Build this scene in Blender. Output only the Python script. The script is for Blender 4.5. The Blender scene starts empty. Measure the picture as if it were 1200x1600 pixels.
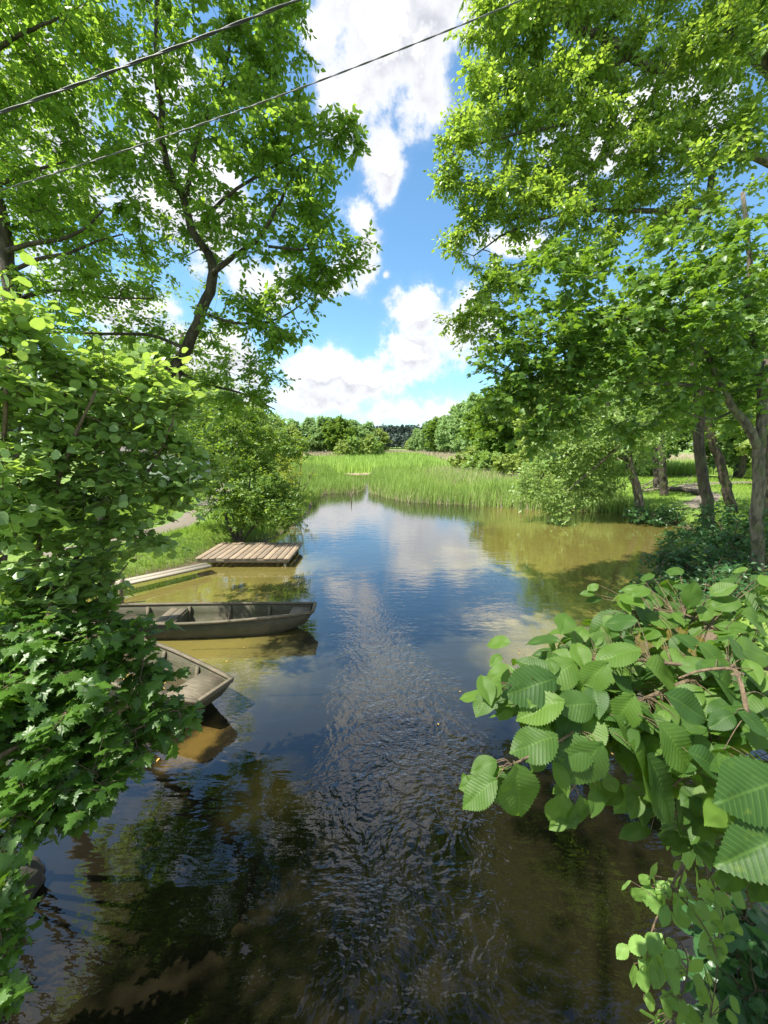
import bpy, math, random
import numpy as np
from mathutils import Vector

# ------------------------------------------------------------------ camera
SC = bpy.context.scene
CAMZ, PITCH, F = 3.5, math.radians(9.9), 600.0      # F in px of the 1200x1600 photo
cd = bpy.data.cameras.new('camera'); cam = bpy.data.objects.new('camera', cd)
SC.collection.objects.link(cam); SC.camera = cam
cd.sensor_fit = 'HORIZONTAL'; cd.sensor_width = 36; cd.lens = 36 * F / 1200
cd.clip_start = 0.02; cd.clip_end = 6000
cam.location = (0, 0, CAMZ); cam.rotation_euler = (math.pi / 2 - PITCH, 0, 0)

# ------------------------------------------------------------------ sun, exposure
SUN_ELEV = math.radians(60); SUN_AZ = math.radians(-108)   # azimuth from +Y towards +X: high on the left, slightly behind
sdir = Vector((math.sin(SUN_AZ) * math.cos(SUN_ELEV), math.cos(SUN_AZ) * math.cos(SUN_ELEV), math.sin(SUN_ELEV)))
sl = bpy.data.lights.new('sun', 'SUN'); sl.energy = 5.0; sl.angle = math.radians(0.5); sl.color = (1.0, .95, .86)
so = bpy.data.objects.new('sun', sl); SC.collection.objects.link(so)
so.rotation_euler = sdir.to_track_quat('Z', 'Y').to_euler(); so.location = (-10, -8, 30)
SC.view_settings.view_transform = 'Standard'; SC.view_settings.look = 'None'
SC.view_settings.gamma = 1; SC.view_settings.exposure = 1.15
SC.cycles.max_bounces = 8; SC.cycles.diffuse_bounces = 4; SC.cycles.glossy_bounces = 3
SC.cycles.transmission_bounces = 4; SC.cycles.transparent_max_bounces = 4
SC.cycles.sample_clamp_indirect = 6

def ray(px, py):
    a = (px - 600) / F; b = (800 - py) / F
    return np.array([a, math.cos(PITCH) + b * math.sin(PITCH), -math.sin(PITCH) + b * math.cos(PITCH)])
CAM = np.array([0, 0, CAMZ])
def PY(px, py, Y):
    d = ray(px, py); return CAM + d * (Y / d[1])
def PD(px, py, zc): return CAM + ray(px, py) * zc
def PG(px, py, z=0.0):
    d = ray(px, py); return CAM + d * ((z - CAMZ) / d[2])

# ------------------------------------------------------------------ node helpers
class NT:
    def __init__(s, tree): s.t = tree; s.n = tree.nodes; s.l = tree.links
    def new(s, typ, **kw):
        n = s.n.new(typ)
        for k, v in kw.items(): setattr(n, k, v)
        return n
    def put(s, sock, v):
        if v is None: return
        if hasattr(v, 'is_output'): s.l.new(v, sock)
        else: sock.default_value = v
    def m(s, op, a, b=None, c=None, clamp=False):
        n = s.new('ShaderNodeMath', operation=op, use_clamp=clamp)
        s.put(n.inputs[0], a); s.put(n.inputs[1], b); s.put(n.inputs[2], c)
        return n.outputs[0]
    def v(s, op, a, b=None, out=0):
        n = s.new('ShaderNodeVectorMath', operation=op)
        s.put(n.inputs[0], a); s.put(n.inputs[1], b)
        return n.outputs[out]
    def noise(s, vec, scale, detail=4, rough=.5, dist=0, col=False):
        n = s.new('ShaderNodeTexNoise'); s.put(n.inputs['Vector'], vec)
        n.inputs['Scale'].default_value = scale; n.inputs['Detail'].default_value = detail
        n.inputs['Roughness'].default_value = rough; n.inputs['Distortion'].default_value = dist
        return n.outputs['Color' if col else 'Fac']
    def smooth(s, x, a, b, lo=0.0, hi=1.0):
        n = s.new('ShaderNodeMapRange', interpolation_type='SMOOTHSTEP')
        s.put(n.inputs[0], x); s.put(n.inputs[1], a); s.put(n.inputs[2], b); s.put(n.inputs[3], lo); s.put(n.inputs[4], hi)
        return n.outputs[0]
    def mix(s, f, a, b, mode='MIX'):
        n = s.new('ShaderNodeMix', data_type='RGBA', blend_type=mode)
        s.put(n.inputs[0], f); s.put(n.inputs[6], a); s.put(n.inputs[7], b)
        return n.outputs[2]
def C4(r, g, b): return (r, g, b, 1.0)

# ------------------------------------------------------------------ world: Nishita sky with cumulus laid over it
W = bpy.data.worlds.new('World'); SC.world = W; W.use_nodes = True
w = NT(W.node_tree); w.n.clear()
sky = w.new('ShaderNodeTexSky', sky_type='NISHITA'); sky.sun_disc = False
sky.sun_elevation = SUN_ELEV; sky.sun_rotation = SUN_AZ; sky.ozone_density = 2.0; sky.air_density = 1.0; sky.dust_density = .6
tc = w.new('ShaderNodeTexCoord').outputs['Generated']
BLOBS = [  # photo px centre, radii px -> a direction and angular size
 (585, 80, 95, 120), (560, 150, 70, 75), (640, 60, 70, 80), (655, 150, 45, 60), (610, 240, 42, 65), (500, 60, 40, 60), (520, 150, 50, 60),
 (660, -80, 180, 90), (730, 20, 60, 60), (480, -150, 130, 80),
 (570, 395, 42, 50), (525, 440, 55, 34), (650, 486, 52, 42), (705, 522, 72, 52), (645, 545, 62, 44), (555, 585, 78, 38), (480, 585, 75, 42),
 (430, 625, 70, 32), (520, 628, 95, 30), (625, 650, 85, 20), (705, 634, 65, 18), (600, 605, 50, 26), (612, 425, 13, 9),
 (300, 330, 120, 110), (130, 250, 120, 120), (330, 560, 110, 60), (180, 480, 110, 50), (60, 120, 100, 90), (400, 450, 60, 60), (260, 100, 70, 60),
 (790, 395, 45, 28), (880, 620, 150, 30), (1050, 500, 120, 60), (1000, 200, 120, 80)]
def density(vec):
    wn = w.noise(vec, 5.0, 3, .55, col=True)
    wv = w.v('SUBTRACT', wn, (0.5, 0.5, 0.5))
    sc = w.new('ShaderNodeVectorMath', operation='SCALE'); w.l.new(wv, sc.inputs[0]); sc.inputs['Scale'].default_value = .16
    p = w.v('ADD', vec, sc.outputs[0])
    F_ = None
    for (bx, by, rx, ry) in BLOBS:
        d = ray(bx, by); L = np.linalg.norm(d); d = d / L
        u = w.v('SUBTRACT', p, tuple(d))
        ax = rx / F / L; az = ry / F / L ** 1.5
        u = w.v('MULTIPLY', u, (1 / ax, 1 / ((ax + az) / 2 * 1.2), 1 / az))
        q = w.m('SUBTRACT', 1.0, w.v('LENGTH', u, out=1))
        F_ = q if F_ is None else w.m('SMOOTH_MAX', F_, q, 0.25)
    # ordinary broken cumulus over the rest of the sky, kept off the blue gap ahead
    d = ray(700, 330); d = d / np.linalg.norm(d)
    gap = w.m('SUBTRACT', 1.0, w.m('DIVIDE', w.v('LENGTH', w.v('SUBTRACT', vec, tuple(d)), out=1), .62))
    gen = w.m('SUBTRACT', w.m('MULTIPLY', w.m('SUBTRACT', w.noise(vec, 2.6, 5, .55), .47), 5.0), w.m('MULTIPLY', w.m('MAXIMUM', gap, 0.0), 6.0))
    F_ = w.m('MAXIMUM', F_, w.m('MINIMUM', gen, .8))
    n1 = w.m('SUBTRACT', w.noise(vec, 9.0, 10, .66), .5)
    return w.m('ADD', F_, w.m('MULTIPLY', n1, 3.4))
D0 = density(tc)
D1 = density(w.v('ADD', tc, (-0.02, -0.01, 0.045)))
mask = w.m('ADD', w.m('MULTIPLY', w.smooth(D0, -.1, .5), .75), w.m('MULTIPLY', w.smooth(D0, -.45, .9), .25))
lit = w.smooth(w.m('SUBTRACT', D0, D1), -.35, .75)
thick = w.smooth(D0, .3, 1.5)
shade = w.m('MULTIPLY', w.m('SUBTRACT', 1.0, w.m('MULTIPLY', thick, .85)), 1.0)
cl = w.m('MAXIMUM', w.m('MULTIPLY', lit, 1.0), w.m('MULTIPLY', shade, .75), clamp=True)
ccol = w.mix(cl, C4(.21, .225, .27), C4(.575, .575, .58))
ssc = w.mix(1.0, sky.outputs[0], C4(.084, .114, .119), 'MULTIPLY')
ssep = w.new('ShaderNodeSeparateXYZ'); w.l.new(tc, ssep.inputs[0])
fin = w.mix(w.m('MULTIPLY', mask, w.smooth(ssep.outputs[2], -.02, .05)), ssc, ccol)
bg = w.new('ShaderNodeBackground'); w.l.new(fin, bg.inputs[0]); bg.inputs[1].default_value = 1.0
w.l.new(bg.outputs[0], w.new('ShaderNodeOutputWorld').inputs[0])
W.cycles.sampling_method = 'MANUAL'; W.cycles.sample_map_resolution = 512

# ------------------------------------------------------------------ materials
def mat(name):
    m = bpy.data.materials.new(name); m.use_nodes = True
    t = NT(m.node_tree); t.n.clear()
    return m, t
def fin_mat(t, shader):
    o = t.new('ShaderNodeOutputMaterial'); t.l.new(shader, o.inputs[0])
def attr(t, name): return t.new('ShaderNodeAttribute', attribute_name=name).outputs['Fac']

def leaf_mat(name, lo, hi, trans, rough=.42, tfac=.38, veins=False, spec=.45, accent=None):
    m, t = mat(name)
    lo, hi, trans = [(c[0] * 1.04, c[1] * 1.02, c[2] * 1.25) for c in (lo, hi, trans)]
    r = attr(t, 'rnd')
    col = t.mix(r, C4(*lo), C4(*hi))
    geo = t.new('ShaderNodeNewGeometry')
    tcol = t.mix(r, C4(*[c * .75 for c in trans]), C4(*[c * 1.2 for c in trans]))
    if accent:
        k = t.m('GREATER_THAN', r, .965)
        col = t.mix(k, col, C4(*accent))
    bumph = None
    if name == 'elm_leaf':      # scattered brown flecks, different on every leaf
        uvn = t.new('ShaderNodeUVMap'); cx = t.new('ShaderNodeCombineXYZ'); t.l.new(t.m('MULTIPLY', r, 37.0), cx.inputs[2])
        fl_ = t.noise(t.v('ADD', uvn.outputs[0], cx.outputs[0]), 7, 3, .6)
        col = t.mix(t.m('MULTIPLY', t.smooth(fl_, .69, .74), .7), col, C4(.16, .12, .04))
        col = t.mix(t.m('MULTIPLY', t.smooth(fl_, .40, .25), .35), col, C4(.15, .22, .03))
    if veins:
        uv = t.new('ShaderNodeUVMap'); sp = t.new('ShaderNodeSeparateXYZ'); t.l.new(uv.outputs[0], sp.inputs[0])
        ax = t.m('ABSOLUTE', t.m('SUBTRACT', sp.outputs[0], .5))
        ph = t.m('FRACT', t.m('MULTIPLY', t.m('SUBTRACT', sp.outputs[1], t.m('MULTIPLY', ax, .62)), 13.0))
        dd = t.m('ABSOLUTE', t.m('SUBTRACT', ph, .5))
        vein = t.smooth(dd, .12, .02)
        mid = t.smooth(ax, .022, .006)
        vv = t.m('MAXIMUM', vein, mid)
        net = t.noise(uv.outputs[0], 60, 2)
        col = t.mix(t.m('MULTIPLY', vv, .22), col, C4(*[min(1, c * 1.9 + .02) for c in hi]))
        col = t.mix(t.m('MULTIPLY', net, .35), col, C4(*[c * .6 for c in lo]))
        b = t.new('ShaderNodeBump'); b.inputs['Strength'].default_value = .3; b.inputs['Distance'].default_value = .002
        t.l.new(t.m('ADD', t.m('MULTIPLY', dd, -1.5), t.m('MULTIPLY', net, .5)), b.inputs['Height']); bumph = b.outputs[0]
    # underside is paler and duller
    col = t.mix(t.m('MULTIPLY', geo.outputs['Backfacing'], .35), col, C4(*[min(1, c * 1.5 + .015) for c in hi]))
    p = t.new('ShaderNodeBsdfPrincipled'); t.l.new(col, p.inputs['Base Color'])
    p.inputs['Roughness'].default_value = rough; p.inputs['Specular IOR Level'].default_value = spec
    tr = t.new('ShaderNodeBsdfTranslucent'); t.l.new(tcol, tr.inputs[0])
    if bumph is not None: t.l.new(bumph, p.inputs['Normal'])
    mx = t.new('ShaderNodeMixShader'); mx.inputs[0].default_value = tfac
    t.l.new(p.outputs[0], mx.inputs[1]); t.l.new(tr.outputs[0], mx.inputs[2])
    fin_mat(t, mx.outputs[0]); return m

M = {}
M['alder'] = leaf_mat('alder_leaf', (.045, .11, .014), (.13, .24, .03), (.42, .66, .05), rough=.4, tfac=.47)
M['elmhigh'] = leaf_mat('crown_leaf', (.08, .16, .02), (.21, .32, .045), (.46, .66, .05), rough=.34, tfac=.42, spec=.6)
M['maple'] = leaf_mat('maple_leaf', (.035, .095, .012), (.09, .19, .02), (.24, .44, .02), rough=.4, tfac=.36)
M['mapledark'] = leaf_mat('shaded_maple_leaf', (.04, .10, .014), (.12, .215, .028), (.32, .54, .03), rough=.4, tfac=.33)
M['hazel'] = leaf_mat('hazel_leaf', (.09, .18, .03), (.24, .37, .08), (.50, .72, .08), rough=.40, tfac=.36, spec=.85)
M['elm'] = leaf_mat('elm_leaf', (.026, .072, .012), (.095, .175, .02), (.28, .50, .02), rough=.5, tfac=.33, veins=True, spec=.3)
M['sprig'] = leaf_mat('sprig_leaf', (.12, .24, .04), (.22, .37, .07), (.42, .66, .06), rough=.45, tfac=.36, veins=True)
M['light'] = leaf_mat('light_leaf', (.11, .20, .04), (.23, .34, .08), (.40, .58, .07), rough=.42, tfac=.36)
M['yellow'] = leaf_mat('yellow_leaf', (.14, .20, .015), (.26, .32, .02), (.45, .5, .02), rough=.5, tfac=.36)
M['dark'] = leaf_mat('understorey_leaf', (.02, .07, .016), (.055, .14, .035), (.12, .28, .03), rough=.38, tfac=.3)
M['wood'] = leaf_mat('woodland_leaf', (.06, .14, .018), (.15, .25, .03), (.32, .48, .03), rough=.5, tfac=.35)
M['far'] = leaf_mat('far_leaf', (.20, .33, .11), (.29, .43, .13), (.40, .56, .13), rough=.6, tfac=.3)
M['farlight'] = leaf_mat('far_light_leaf', (.2, .29, .05), (.29, .38, .07), (.4, .5, .07), rough=.6, tfac=.3)
M['pine'] = leaf_mat('pine_needles', (.045, .075, .05), (.075, .105, .07), (.06, .1, .04), rough=.7, tfac=.2)
M['reed'] = leaf_mat('reed_blade', (.11, .23, .05), (.29, .40, .08), (.38, .52, .06), rough=.45, tfac=.35, accent=(.4, .33, .16))
M['grass'] = leaf_mat('grass_blade', (.10, .20, .02), (.22, .34, .03), (.34, .5, .03), rough=.5, tfac=.35)
M['meadow'] = leaf_mat('meadow_blade', (.17, .32, .055), (.32, .45, .085), (.42, .60, .08), rough=.5, tfac=.35)
M['straw'] = leaf_mat('dry_reed', (.33, .26, .14), (.48, .40, .24), (.4, .32, .18), rough=.7, tfac=.2)

def bark_mat(name, c1, c2, scale=14, moss=0.0):
    m, t = mat(name)
    co = t.new('ShaderNodeTexCoord').outputs['Object']
    st = t.v('MULTIPLY', co, (1, 1, .28))
    n = t.noise(st, scale, 6, .65, .4); n2 = t.noise(co, 2.5, 3)
    col = t.mix(t.smooth(n, .35, .65), C4(*c1), C4(*c2))
    if moss: col = t.mix(t.m('MULTIPLY', t.smooth(n2, .5, .65), moss), col, C4(.07, .10, .02))
    p = t.new('ShaderNodeBsdfPrincipled'); t.l.new(col, p.inputs['Base Color']); p.inputs['Roughness'].default_value = .85
    b = t.new('ShaderNodeBump'); b.inputs['Strength'].default_value = .9; b.inputs['Distance'].default_value = .03
    t.l.new(n, b.inputs['Height']); t.l.new(b.outputs[0], p.inputs['Normal'])
    fin_mat(t, p.outputs[0]); return m
M['bark'] = bark_mat('bark', (.05, .042, .03), (.19, .16, .12), moss=.5)
M['barkdark'] = bark_mat('dark_bark', (.028, .022, .015), (.10, .08, .056))
M['barkmid'] = bark_mat('rough_bark', (.025, .02, .014), (.09, .07, .05), 9, moss=.4)
M['twig'] = bark_mat('twig_bark', (.13, .09, .055), (.24, .17, .10), 60)
M['straybark'] = bark_mat('dead_wood', (.16, .13, .09), (.33, .28, .21), 20)

def wood_mat(name, c1, c2, axis=0, green=(.10, .11, .05), gf=.5, scale=9):
    m, t = mat(name)
    co = t.new('ShaderNodeTexCoord').outputs['Object']
    sv = [1.0, 1.0, 1.0]; sv[axis] = .07
    st = t.v('MULTIPLY', co, tuple(sv))
    g = t.noise(st, scale * 6, 5, .6, .2); big = t.noise(co, 2.3, 4, .6); sp = t.noise(co, 40, 3, .7)
    isl = t.new('ShaderNodeNewGeometry').outputs['Random Per Island']
    col = t.mix(t.smooth(g, .3, .7), C4(*c1), C4(*c2))
    col = t.mix(t.m('MULTIPLY', t.smooth(big, .42, .66), gf), col, C4(*green))
    col = t.mix(t.m('MULTIPLY', t.smooth(sp, .58, .72), .5), col, C4(*[c * .45 for c in c1]))
    col = t.mix(1.0, col, t.mix(isl, C4(.72, .72, .72), C4(1.12, 1.1, 1.06)), 'MULTIPLY')
    p = t.new('ShaderNodeBsdfPrincipled'); t.l.new(col, p.inputs['Base Color']); p.inputs['Roughness'].default_value = .8
    b = t.new('ShaderNodeBump'); b.inputs['Strength'].default_value = .5; b.inputs['Distance'].default_value = .006
    t.l.new(t.m('ADD', g, sp), b.inputs['Height']); t.l.new(b.outputs[0], p.inputs['Normal'])
    fin_mat(t, p.outputs[0]); return m
M['boat'] = wood_mat('boat_planks', (.045, .042, .025), (.10, .09, .052), 0, (.045, .052, .02), .8)
M['boatrim'] = wood_mat('boat_rail', (.09, .075, .05), (.19, .155, .105), 0, (.07, .07, .035), .5)
M['dockwood'] = wood_mat('dock_boards', (.19, .14, .095), (.30, .23, .16), 1, (.36, .29, .20), .3)
M['dockbeam'] = wood_mat('dock_beams', (.12, .10, .07), (.22, .18, .13), 0)
M['plank'] = wood_mat('gangway_boards', (.24, .20, .15), (.36, .32, .25), 0, (.36, .33, .26), .35)

def plain(name, c, rough=.6, metal=0, nz=0, sc=20):
    m, t = mat(name)
    p = t.new('ShaderNodeBsdfPrincipled'); p.inputs['Roughness'].default_value = rough; p.inputs['Metallic'].default_value = metal
    co = t.new('ShaderNodeTexCoord').outputs['Object']; n = t.noise(co, sc, 5, .6)
    col = t.mix(n, C4(*[x * (1 - nz) for x in c]), C4(*[min(1, x * (1 + nz)) for x in c]))
    t.l.new(col, p.inputs['Base Color'])
    b = t.new('ShaderNodeBump'); b.inputs['Strength'].default_value = .4; b.inputs['Distance'].default_value = .01
    t.l.new(n, b.inputs['Height']); t.l.new(b.outputs[0], p.inputs['Normal'])
    fin_mat(t, p.outputs[0]); return m
M['cable'] = plain('cable_sheath', (.05, .05, .055), .45, 0, .3)
M['wire'] = plain('bare_wire', (.14, .14, .15), .5, .2, .2)
M['path'] = plain('sandy_path', (.16, .135, .10), .95, 0, .3, 6)
M['mud'] = plain('mud', (.36, .29, .18), .8, 0, .3, 4)
M['stone'] = plain('stone', (.04, .034, .026), .85, 0, .5, 5)
M['concrete'] = plain('concrete', (.36, .35, .33), .9, 0, .2, 5)
M['wallwhite'] = plain('whitewash', (.72, .70, .66), .8, 0, .06, 3)
M['roof'] = plain('dark_roof', (.10, .085, .075), .8, 0, .3, 9)
M['litter'] = leaf_mat('fallen_leaf', (.40, .26, .05), (.52, .34, .06), (.4, .25, .04), rough=.6, tfac=.2)

# ------------------------------------------------------------------ mesh and tagging helpers
COL = SC.collection
def mesh_np(name, V, faces_list, m, rnd=None, uv=None, smooth=True):
    """faces_list: list of (n,k) int arrays"""
    me = bpy.data.meshes.new(name)
    V = np.asarray(V, np.float32)
    faces_list = [np.asarray(f, np.int32) for f in faces_list if len(f)]
    me.vertices.add(len(V)); me.vertices.foreach_set('co', V.ravel())
    li = np.concatenate([f.ravel() for f in faces_list])
    cnt = np.concatenate([np.full(len(f), f.shape[1], np.int32) for f in faces_list])
    st = np.concatenate([[0], np.cumsum(cnt)[:-1]]).astype(np.int32)
    me.loops.add(len(li)); me.loops.foreach_set('vertex_index', li)
    me.polygons.add(len(cnt)); me.polygons.foreach_set('loop_start', st); me.polygons.foreach_set('loop_total', cnt)
    if smooth: me.polygons.foreach_set('use_smooth', np.ones(len(cnt), bool))
    if rnd is not None:
        a = me.attributes.new('rnd', 'FLOAT', 'POINT'); a.data.foreach_set('value', np.asarray(rnd, np.float32))
    if uv is not None:
        u = me.uv_layers.new(name='UVMap'); u.data.foreach_set('uv', np.asarray(uv, np.float32)[li].ravel())
    me.update(calc_edges=True)
    if m is not None: me.materials.append(m)
    return me
def link(name, me, parent=None, loc=None):
    o = bpy.data.objects.new(name, me); COL.objects.link(o)
    if parent: o.parent = parent
    if loc is not None: o.location = loc
    return o
def tag(o, label=None, cat=None, group=None, kind=None):
    if label: o['label'] = label
    if cat: o['category'] = cat
    if group: o['group'] = group
    if kind: o['kind'] = kind
    return o
def thing(name, label, cat, loc, group=None, rotz=0):
    o = bpy.data.objects.new(name, None); COL.objects.link(o); o.empty_display_size = .2
    o.location = loc; o.rotation_euler = (0, 0, rotz)
    return tag(o, label, cat, group)

class MB:
    """collects solids into one mesh"""
    def __init__(s): s.V = []; s.F4 = []; s.F3 = []; s.n = 0
    def add(s, V, F4=None, F3=None):
        V = np.asarray(V, float)
        if F4 is not None and len(F4): s.F4.append(np.asarray(F4) + s.n)
        if F3 is not None and len(F3): s.F3.append(np.asarray(F3) + s.n)
        s.V.append(V); s.n += len(V)
    def box(s, c, size, rz=0, bev=.004):
        sx, sy, sz = [q / 2 for q in size]; b = min(bev, sx * .4, sy * .4, sz * .4)
        V = []
        for z, i in ((-sz, b), (-sz + b, 0), (sz - b, 0), (sz, b)):
            X, Y = sx - i, sy - i; k = b * .7
            V += [(-X + k, -Y, z), (X - k, -Y, z), (X, -Y + k, z), (X, Y - k, z), (X - k, Y, z), (-X + k, Y, z), (-X, Y - k, z), (-X, -Y + k, z)]
        V = np.array(V); ca, sa = math.cos(rz), math.sin(rz)
        V = np.stack([V[:, 0] * ca - V[:, 1] * sa, V[:, 0] * sa + V[:, 1] * ca, V[:, 2]], 1) + np.array(c)
        F = []
        for r in range(3):
            for i in range(8): j = (i + 1) % 8; F.append((r * 8 + i, r * 8 + j, r * 8 + 8 + j, r * 8 + 8 + i))
        F += [(3, 2, 1, 0), (7, 4, 3, 0), (7, 6, 5, 4), (24, 25, 26, 27), (24, 27, 28, 31), (28, 29, 30, 31)]
        s.add(V, F)
    def tube(s, pts, rad, sides=6, caps=True):
        pts = np.asarray(pts, float); n = len(pts)
        rad = np.broadcast_to(np.asarray(rad, float), (n,))
        T = np.gradient(pts, axis=0); T /= np.linalg.norm(T, axis=1)[:, None] + 1e-9
        ref = np.array([0, 0, 1.0]) if abs(T[:, 2]).mean() < .8 else np.array([1.0, 0, 0])
        A = np.cross(T, ref); A /= np.linalg.norm(A, axis=1)[:, None] + 1e-9; B = np.cross(T, A)
        th = np.linspace(0, 2 * math.pi, sides, endpoint=False)
        V = pts[:, None] + rad[:, None, None] * (np.cos(th)[None, :, None] * A[:, None] + np.sin(th)[None, :, None] * B[:, None])
        V = V.reshape(-1, 3)
        i = np.arange(n - 1)[:, None] * sides; k = np.arange(sides)[None]; k2 = (k + 1) % sides
        F = np.stack([i + k, i + k2, i + sides + k2, i + sides + k], -1).reshape(-1, 4)
        F3 = []
        if caps:
            V = np.vstack([V, pts[0], pts[-1]]); a, b = len(V) - 2, len(V) - 1
            for q in range(sides): F3.append((a, (q + 1) % sides, q)); F3.append((b, (n - 1) * sides + q, (n - 1) * sides + (q + 1) % sides))
        s.add(V, F, F3)
    def build(s, name, m, parent=None, loc=None, smooth=False, origin=(0, 0, 0)):
        V = np.vstack(s.V) - np.array(origin)
        fl = []
        if s.F4: fl.append(np.vstack(s.F4))
        if s.F3: fl.append(np.vstack(s.F3))
        return link(name, mesh_np(name, V, fl, m, smooth=smooth), parent, loc)

# ------------------------------------------------------------------ leaf templates: V (across, along, up), faces, uv
def tmpl_small():      # folded pointed leaf of six vertices
    V = np.array([(0, 0, 0), (-.30, .38, .07), (0, .45, -.02), (.30, .38, .07), (-.16, .8, .02), (.16, .8, .02), (0, 1, -.06)])
    return V, [np.array([(0, 2, 1), (0, 3, 2)]), np.array([(1, 2, 6, 4), (2, 3, 5, 6)])], None
def tmpl_clump():      # three small leaves on a common point, for distant crowns
    V0, F, _ = tmpl_small(); VV, FF3, FF4 = [], [], []
    for k, (a, t, s) in enumerate(((0, .2, 1), (2.2, -.3, .85), (-2.0, .35, .9))):
        ca, sa = math.cos(a), math.sin(a); v = V0 * s; v = v * (1.25, 1, 1)
        v = np.stack([v[:, 0] * ca + v[:, 1] * sa, -v[:, 0] * sa + v[:, 1] * ca, v[:, 2] + v[:, 1] * t], 1)
        FF3.append(F[0] + 7 * k); FF4.append(F[1] + 7 * k); VV.append(v)
    return np.vstack(VV), [np.vstack(FF3), np.vstack(FF4)], None
def tmpl_round():      # round hazel leaf with a short point
    n = 7; V = []; uv = []
    prof = [(0, 0), (.30, .06), (.45, .28), (.46, .52), (.34, .78), (.14, .93), (0, 1.04)]
    for i, (x, y) in enumerate(prof): V.append((0, y if 0 < i < 6 else prof[i][1], -.05 * math.sin(y * 3))); uv.append((.5, y))
    for s in (-1, 1):
        for i in range(1, 6):
            x, y = prof[i]; V.append((s * x * .55, y - .02, .045)); uv.append((.5 + s * x * .55, y))
        for i in range(1, 6):
            x, y = prof[i]; V.append((s * x, y - .03, .05 - .05 * (i % 2))); uv.append((.5 + s * x, y))
    V = np.array(V); F4, F3 = [], []
    for k, s in enumerate((-1, 1)):
        o = 7 + k * 10
        for i in range(1, 5):
            q = [(i, i + 1, o + i, o + i - 1), (o + i - 1, o + i, o + 5 + i, o + 5 + i - 1)]
            for f in q: F4.append(f if s < 0 else f[::-1])
        t = [(0, 1, o), (0, o, o + 5), (5, 6, o + 4), (o + 4, 6, o + 9)]
        for f in t: F3.append(f if s < 0 else f[::-1])
    return V, [np.array(F4), np.array(F3)], np.array(uv)
def tmpl_maple():      # five pointed lobes with side teeth
    half = [(0, 0), (.06, -.03), (.24, -.10), (.20, .04), (.42, .02), (.36, .14), (.56, .30), (.42, .33), (.44, .45), (.24, .40), (.24, .56), (.13, .62), (.15, .78), (.05, .82), (0, 1.02)]
    out = [(-x, y) for x, y in half[::-1][:-1]] + half[:-1]      # tip .. left .. base .. right
    out = np.array(out); n = len(out)
    z = -.10 * (out[:, 0] ** 2) * 2 - .10 * out[:, 1] ** 2 + .03 * np.sin(np.arange(n) * 1.9)
    V = np.vstack([np.c_[out, z], [[0, .30, .03]]])
    F = np.array([(n, i, (i + 1) % n) for i in range(n)])
    uv = np.c_[V[:, 0] + .5, V[:, 1]]
    return V, [F], uv
def tmpl_elm(nu=52, nv=5, fat=.36, seed=0, droop=.22, fold=.16):   # serrated, pleated along the side veins
    rg = np.random.default_rng(seed); V = []; uv = []
    asym = rg.uniform(-.04, .04)
    for i in range(nu + 1):
        u = i / nu
        wd = fat * 2.75 * (u ** .60) * (1 - u) ** 1.02
        for side in (-1, 1):
            for j in range(nv + 1):
                if side == 1 and j == 0: continue
                q = j / nv
                tooth = (.042 if i % 3 == 0 else (-.012 if i % 3 == 1 else .008)) * (1 if j == nv else 0) * (26 / nu if nu < 30 else 1)
                x = side * q * (wd + tooth * (.35 + wd)) * (1 + side * asym)
                y = u + q * wd * .40 * (1 - .55 * u) - .03 * q * (1 - u) + (.012 if (i % 2 and j == nv) else 0)
                ph = (u - abs(side * q * wd) * .62) * 13 * 2 * math.pi
                z = fold * abs(x) * 1.1 - droop * u * u - .16 * (q * wd) ** 2 * 3 + .0026 * math.cos(ph) * math.sin(math.pi * min(q * 1.3, 1)) + .02 * math.sin(u * 9 + side)
                V.append((x, min(y, 1.02) if u < 1 else 1.0, z)); uv.append((.5 + x, y - q * wd * .0))
    V = np.array(V); row = 2 * nv + 1; F = []
    def ix(i, s, j): return i * row + (j if s < 0 else (0 if j == 0 else nv + j))
    for i in range(nu):
        for s in (-1, 1):
            for j in range(nv):
                f = (ix(i, s, j), ix(i + 1, s, j), ix(i + 1, s, j + 1), ix(i, s, j + 1))
                F.append(f if s < 0 else f[::-1])
    return V, [np.array(F)], np.array(uv)
T_SMALL, T_CLUMP, T_ROUND, T_MAPLE = tmpl_small(), tmpl_clump(), tmpl_round(), tmpl_maple()

def norm(a): return a / (np.linalg.norm(a, axis=-1, keepdims=True) + 1e-9)
def put_leaves(T, P, A, N, S, rnd):
    """T template(s); P pos, A leaf axis, N wished normal, S size, rnd per leaf. Returns V, faces, rnd, uv"""
    Ts = T if isinstance(T, list) else [T]
    which = np.arange(len(P)) % len(Ts)
    VV, FF, RR, UU, off = [], {}, [], [], 0
    for k, (V0, F0, U0) in enumerate(Ts):
        m = which == k
        p, a, n, s, r = P[m], norm(A[m]), N[m], S[m], rnd[m]
        n = norm(n - (n * a).sum(1)[:, None] * a); b = np.cross(a, n)
        v = p[:, None] + s[:, None, None] * (V0[None, :, 0:1] * b[:, None] + V0[None, :, 1:2] * a[:, None] + V0[None, :, 2:3] * n[:, None])
        c = len(p); nv = len(V0)
        VV.append(v.reshape(-1, 3)); RR.append(np.repeat(r, nv))
        UU.append(np.tile(U0, (c, 1)) if U0 is not None else np.zeros((c * nv, 2)))
        for f in F0:
            g = (f[None] + (np.arange(c) * nv)[:, None, None] + off).reshape(-1, f.shape[1])
            FF.setdefault(f.shape[1], []).append(g)
        off += c * nv
    return np.vstack(VV), [np.vstack(x) for x in FF.values()], np.concatenate(RR), np.vstack(UU)

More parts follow.
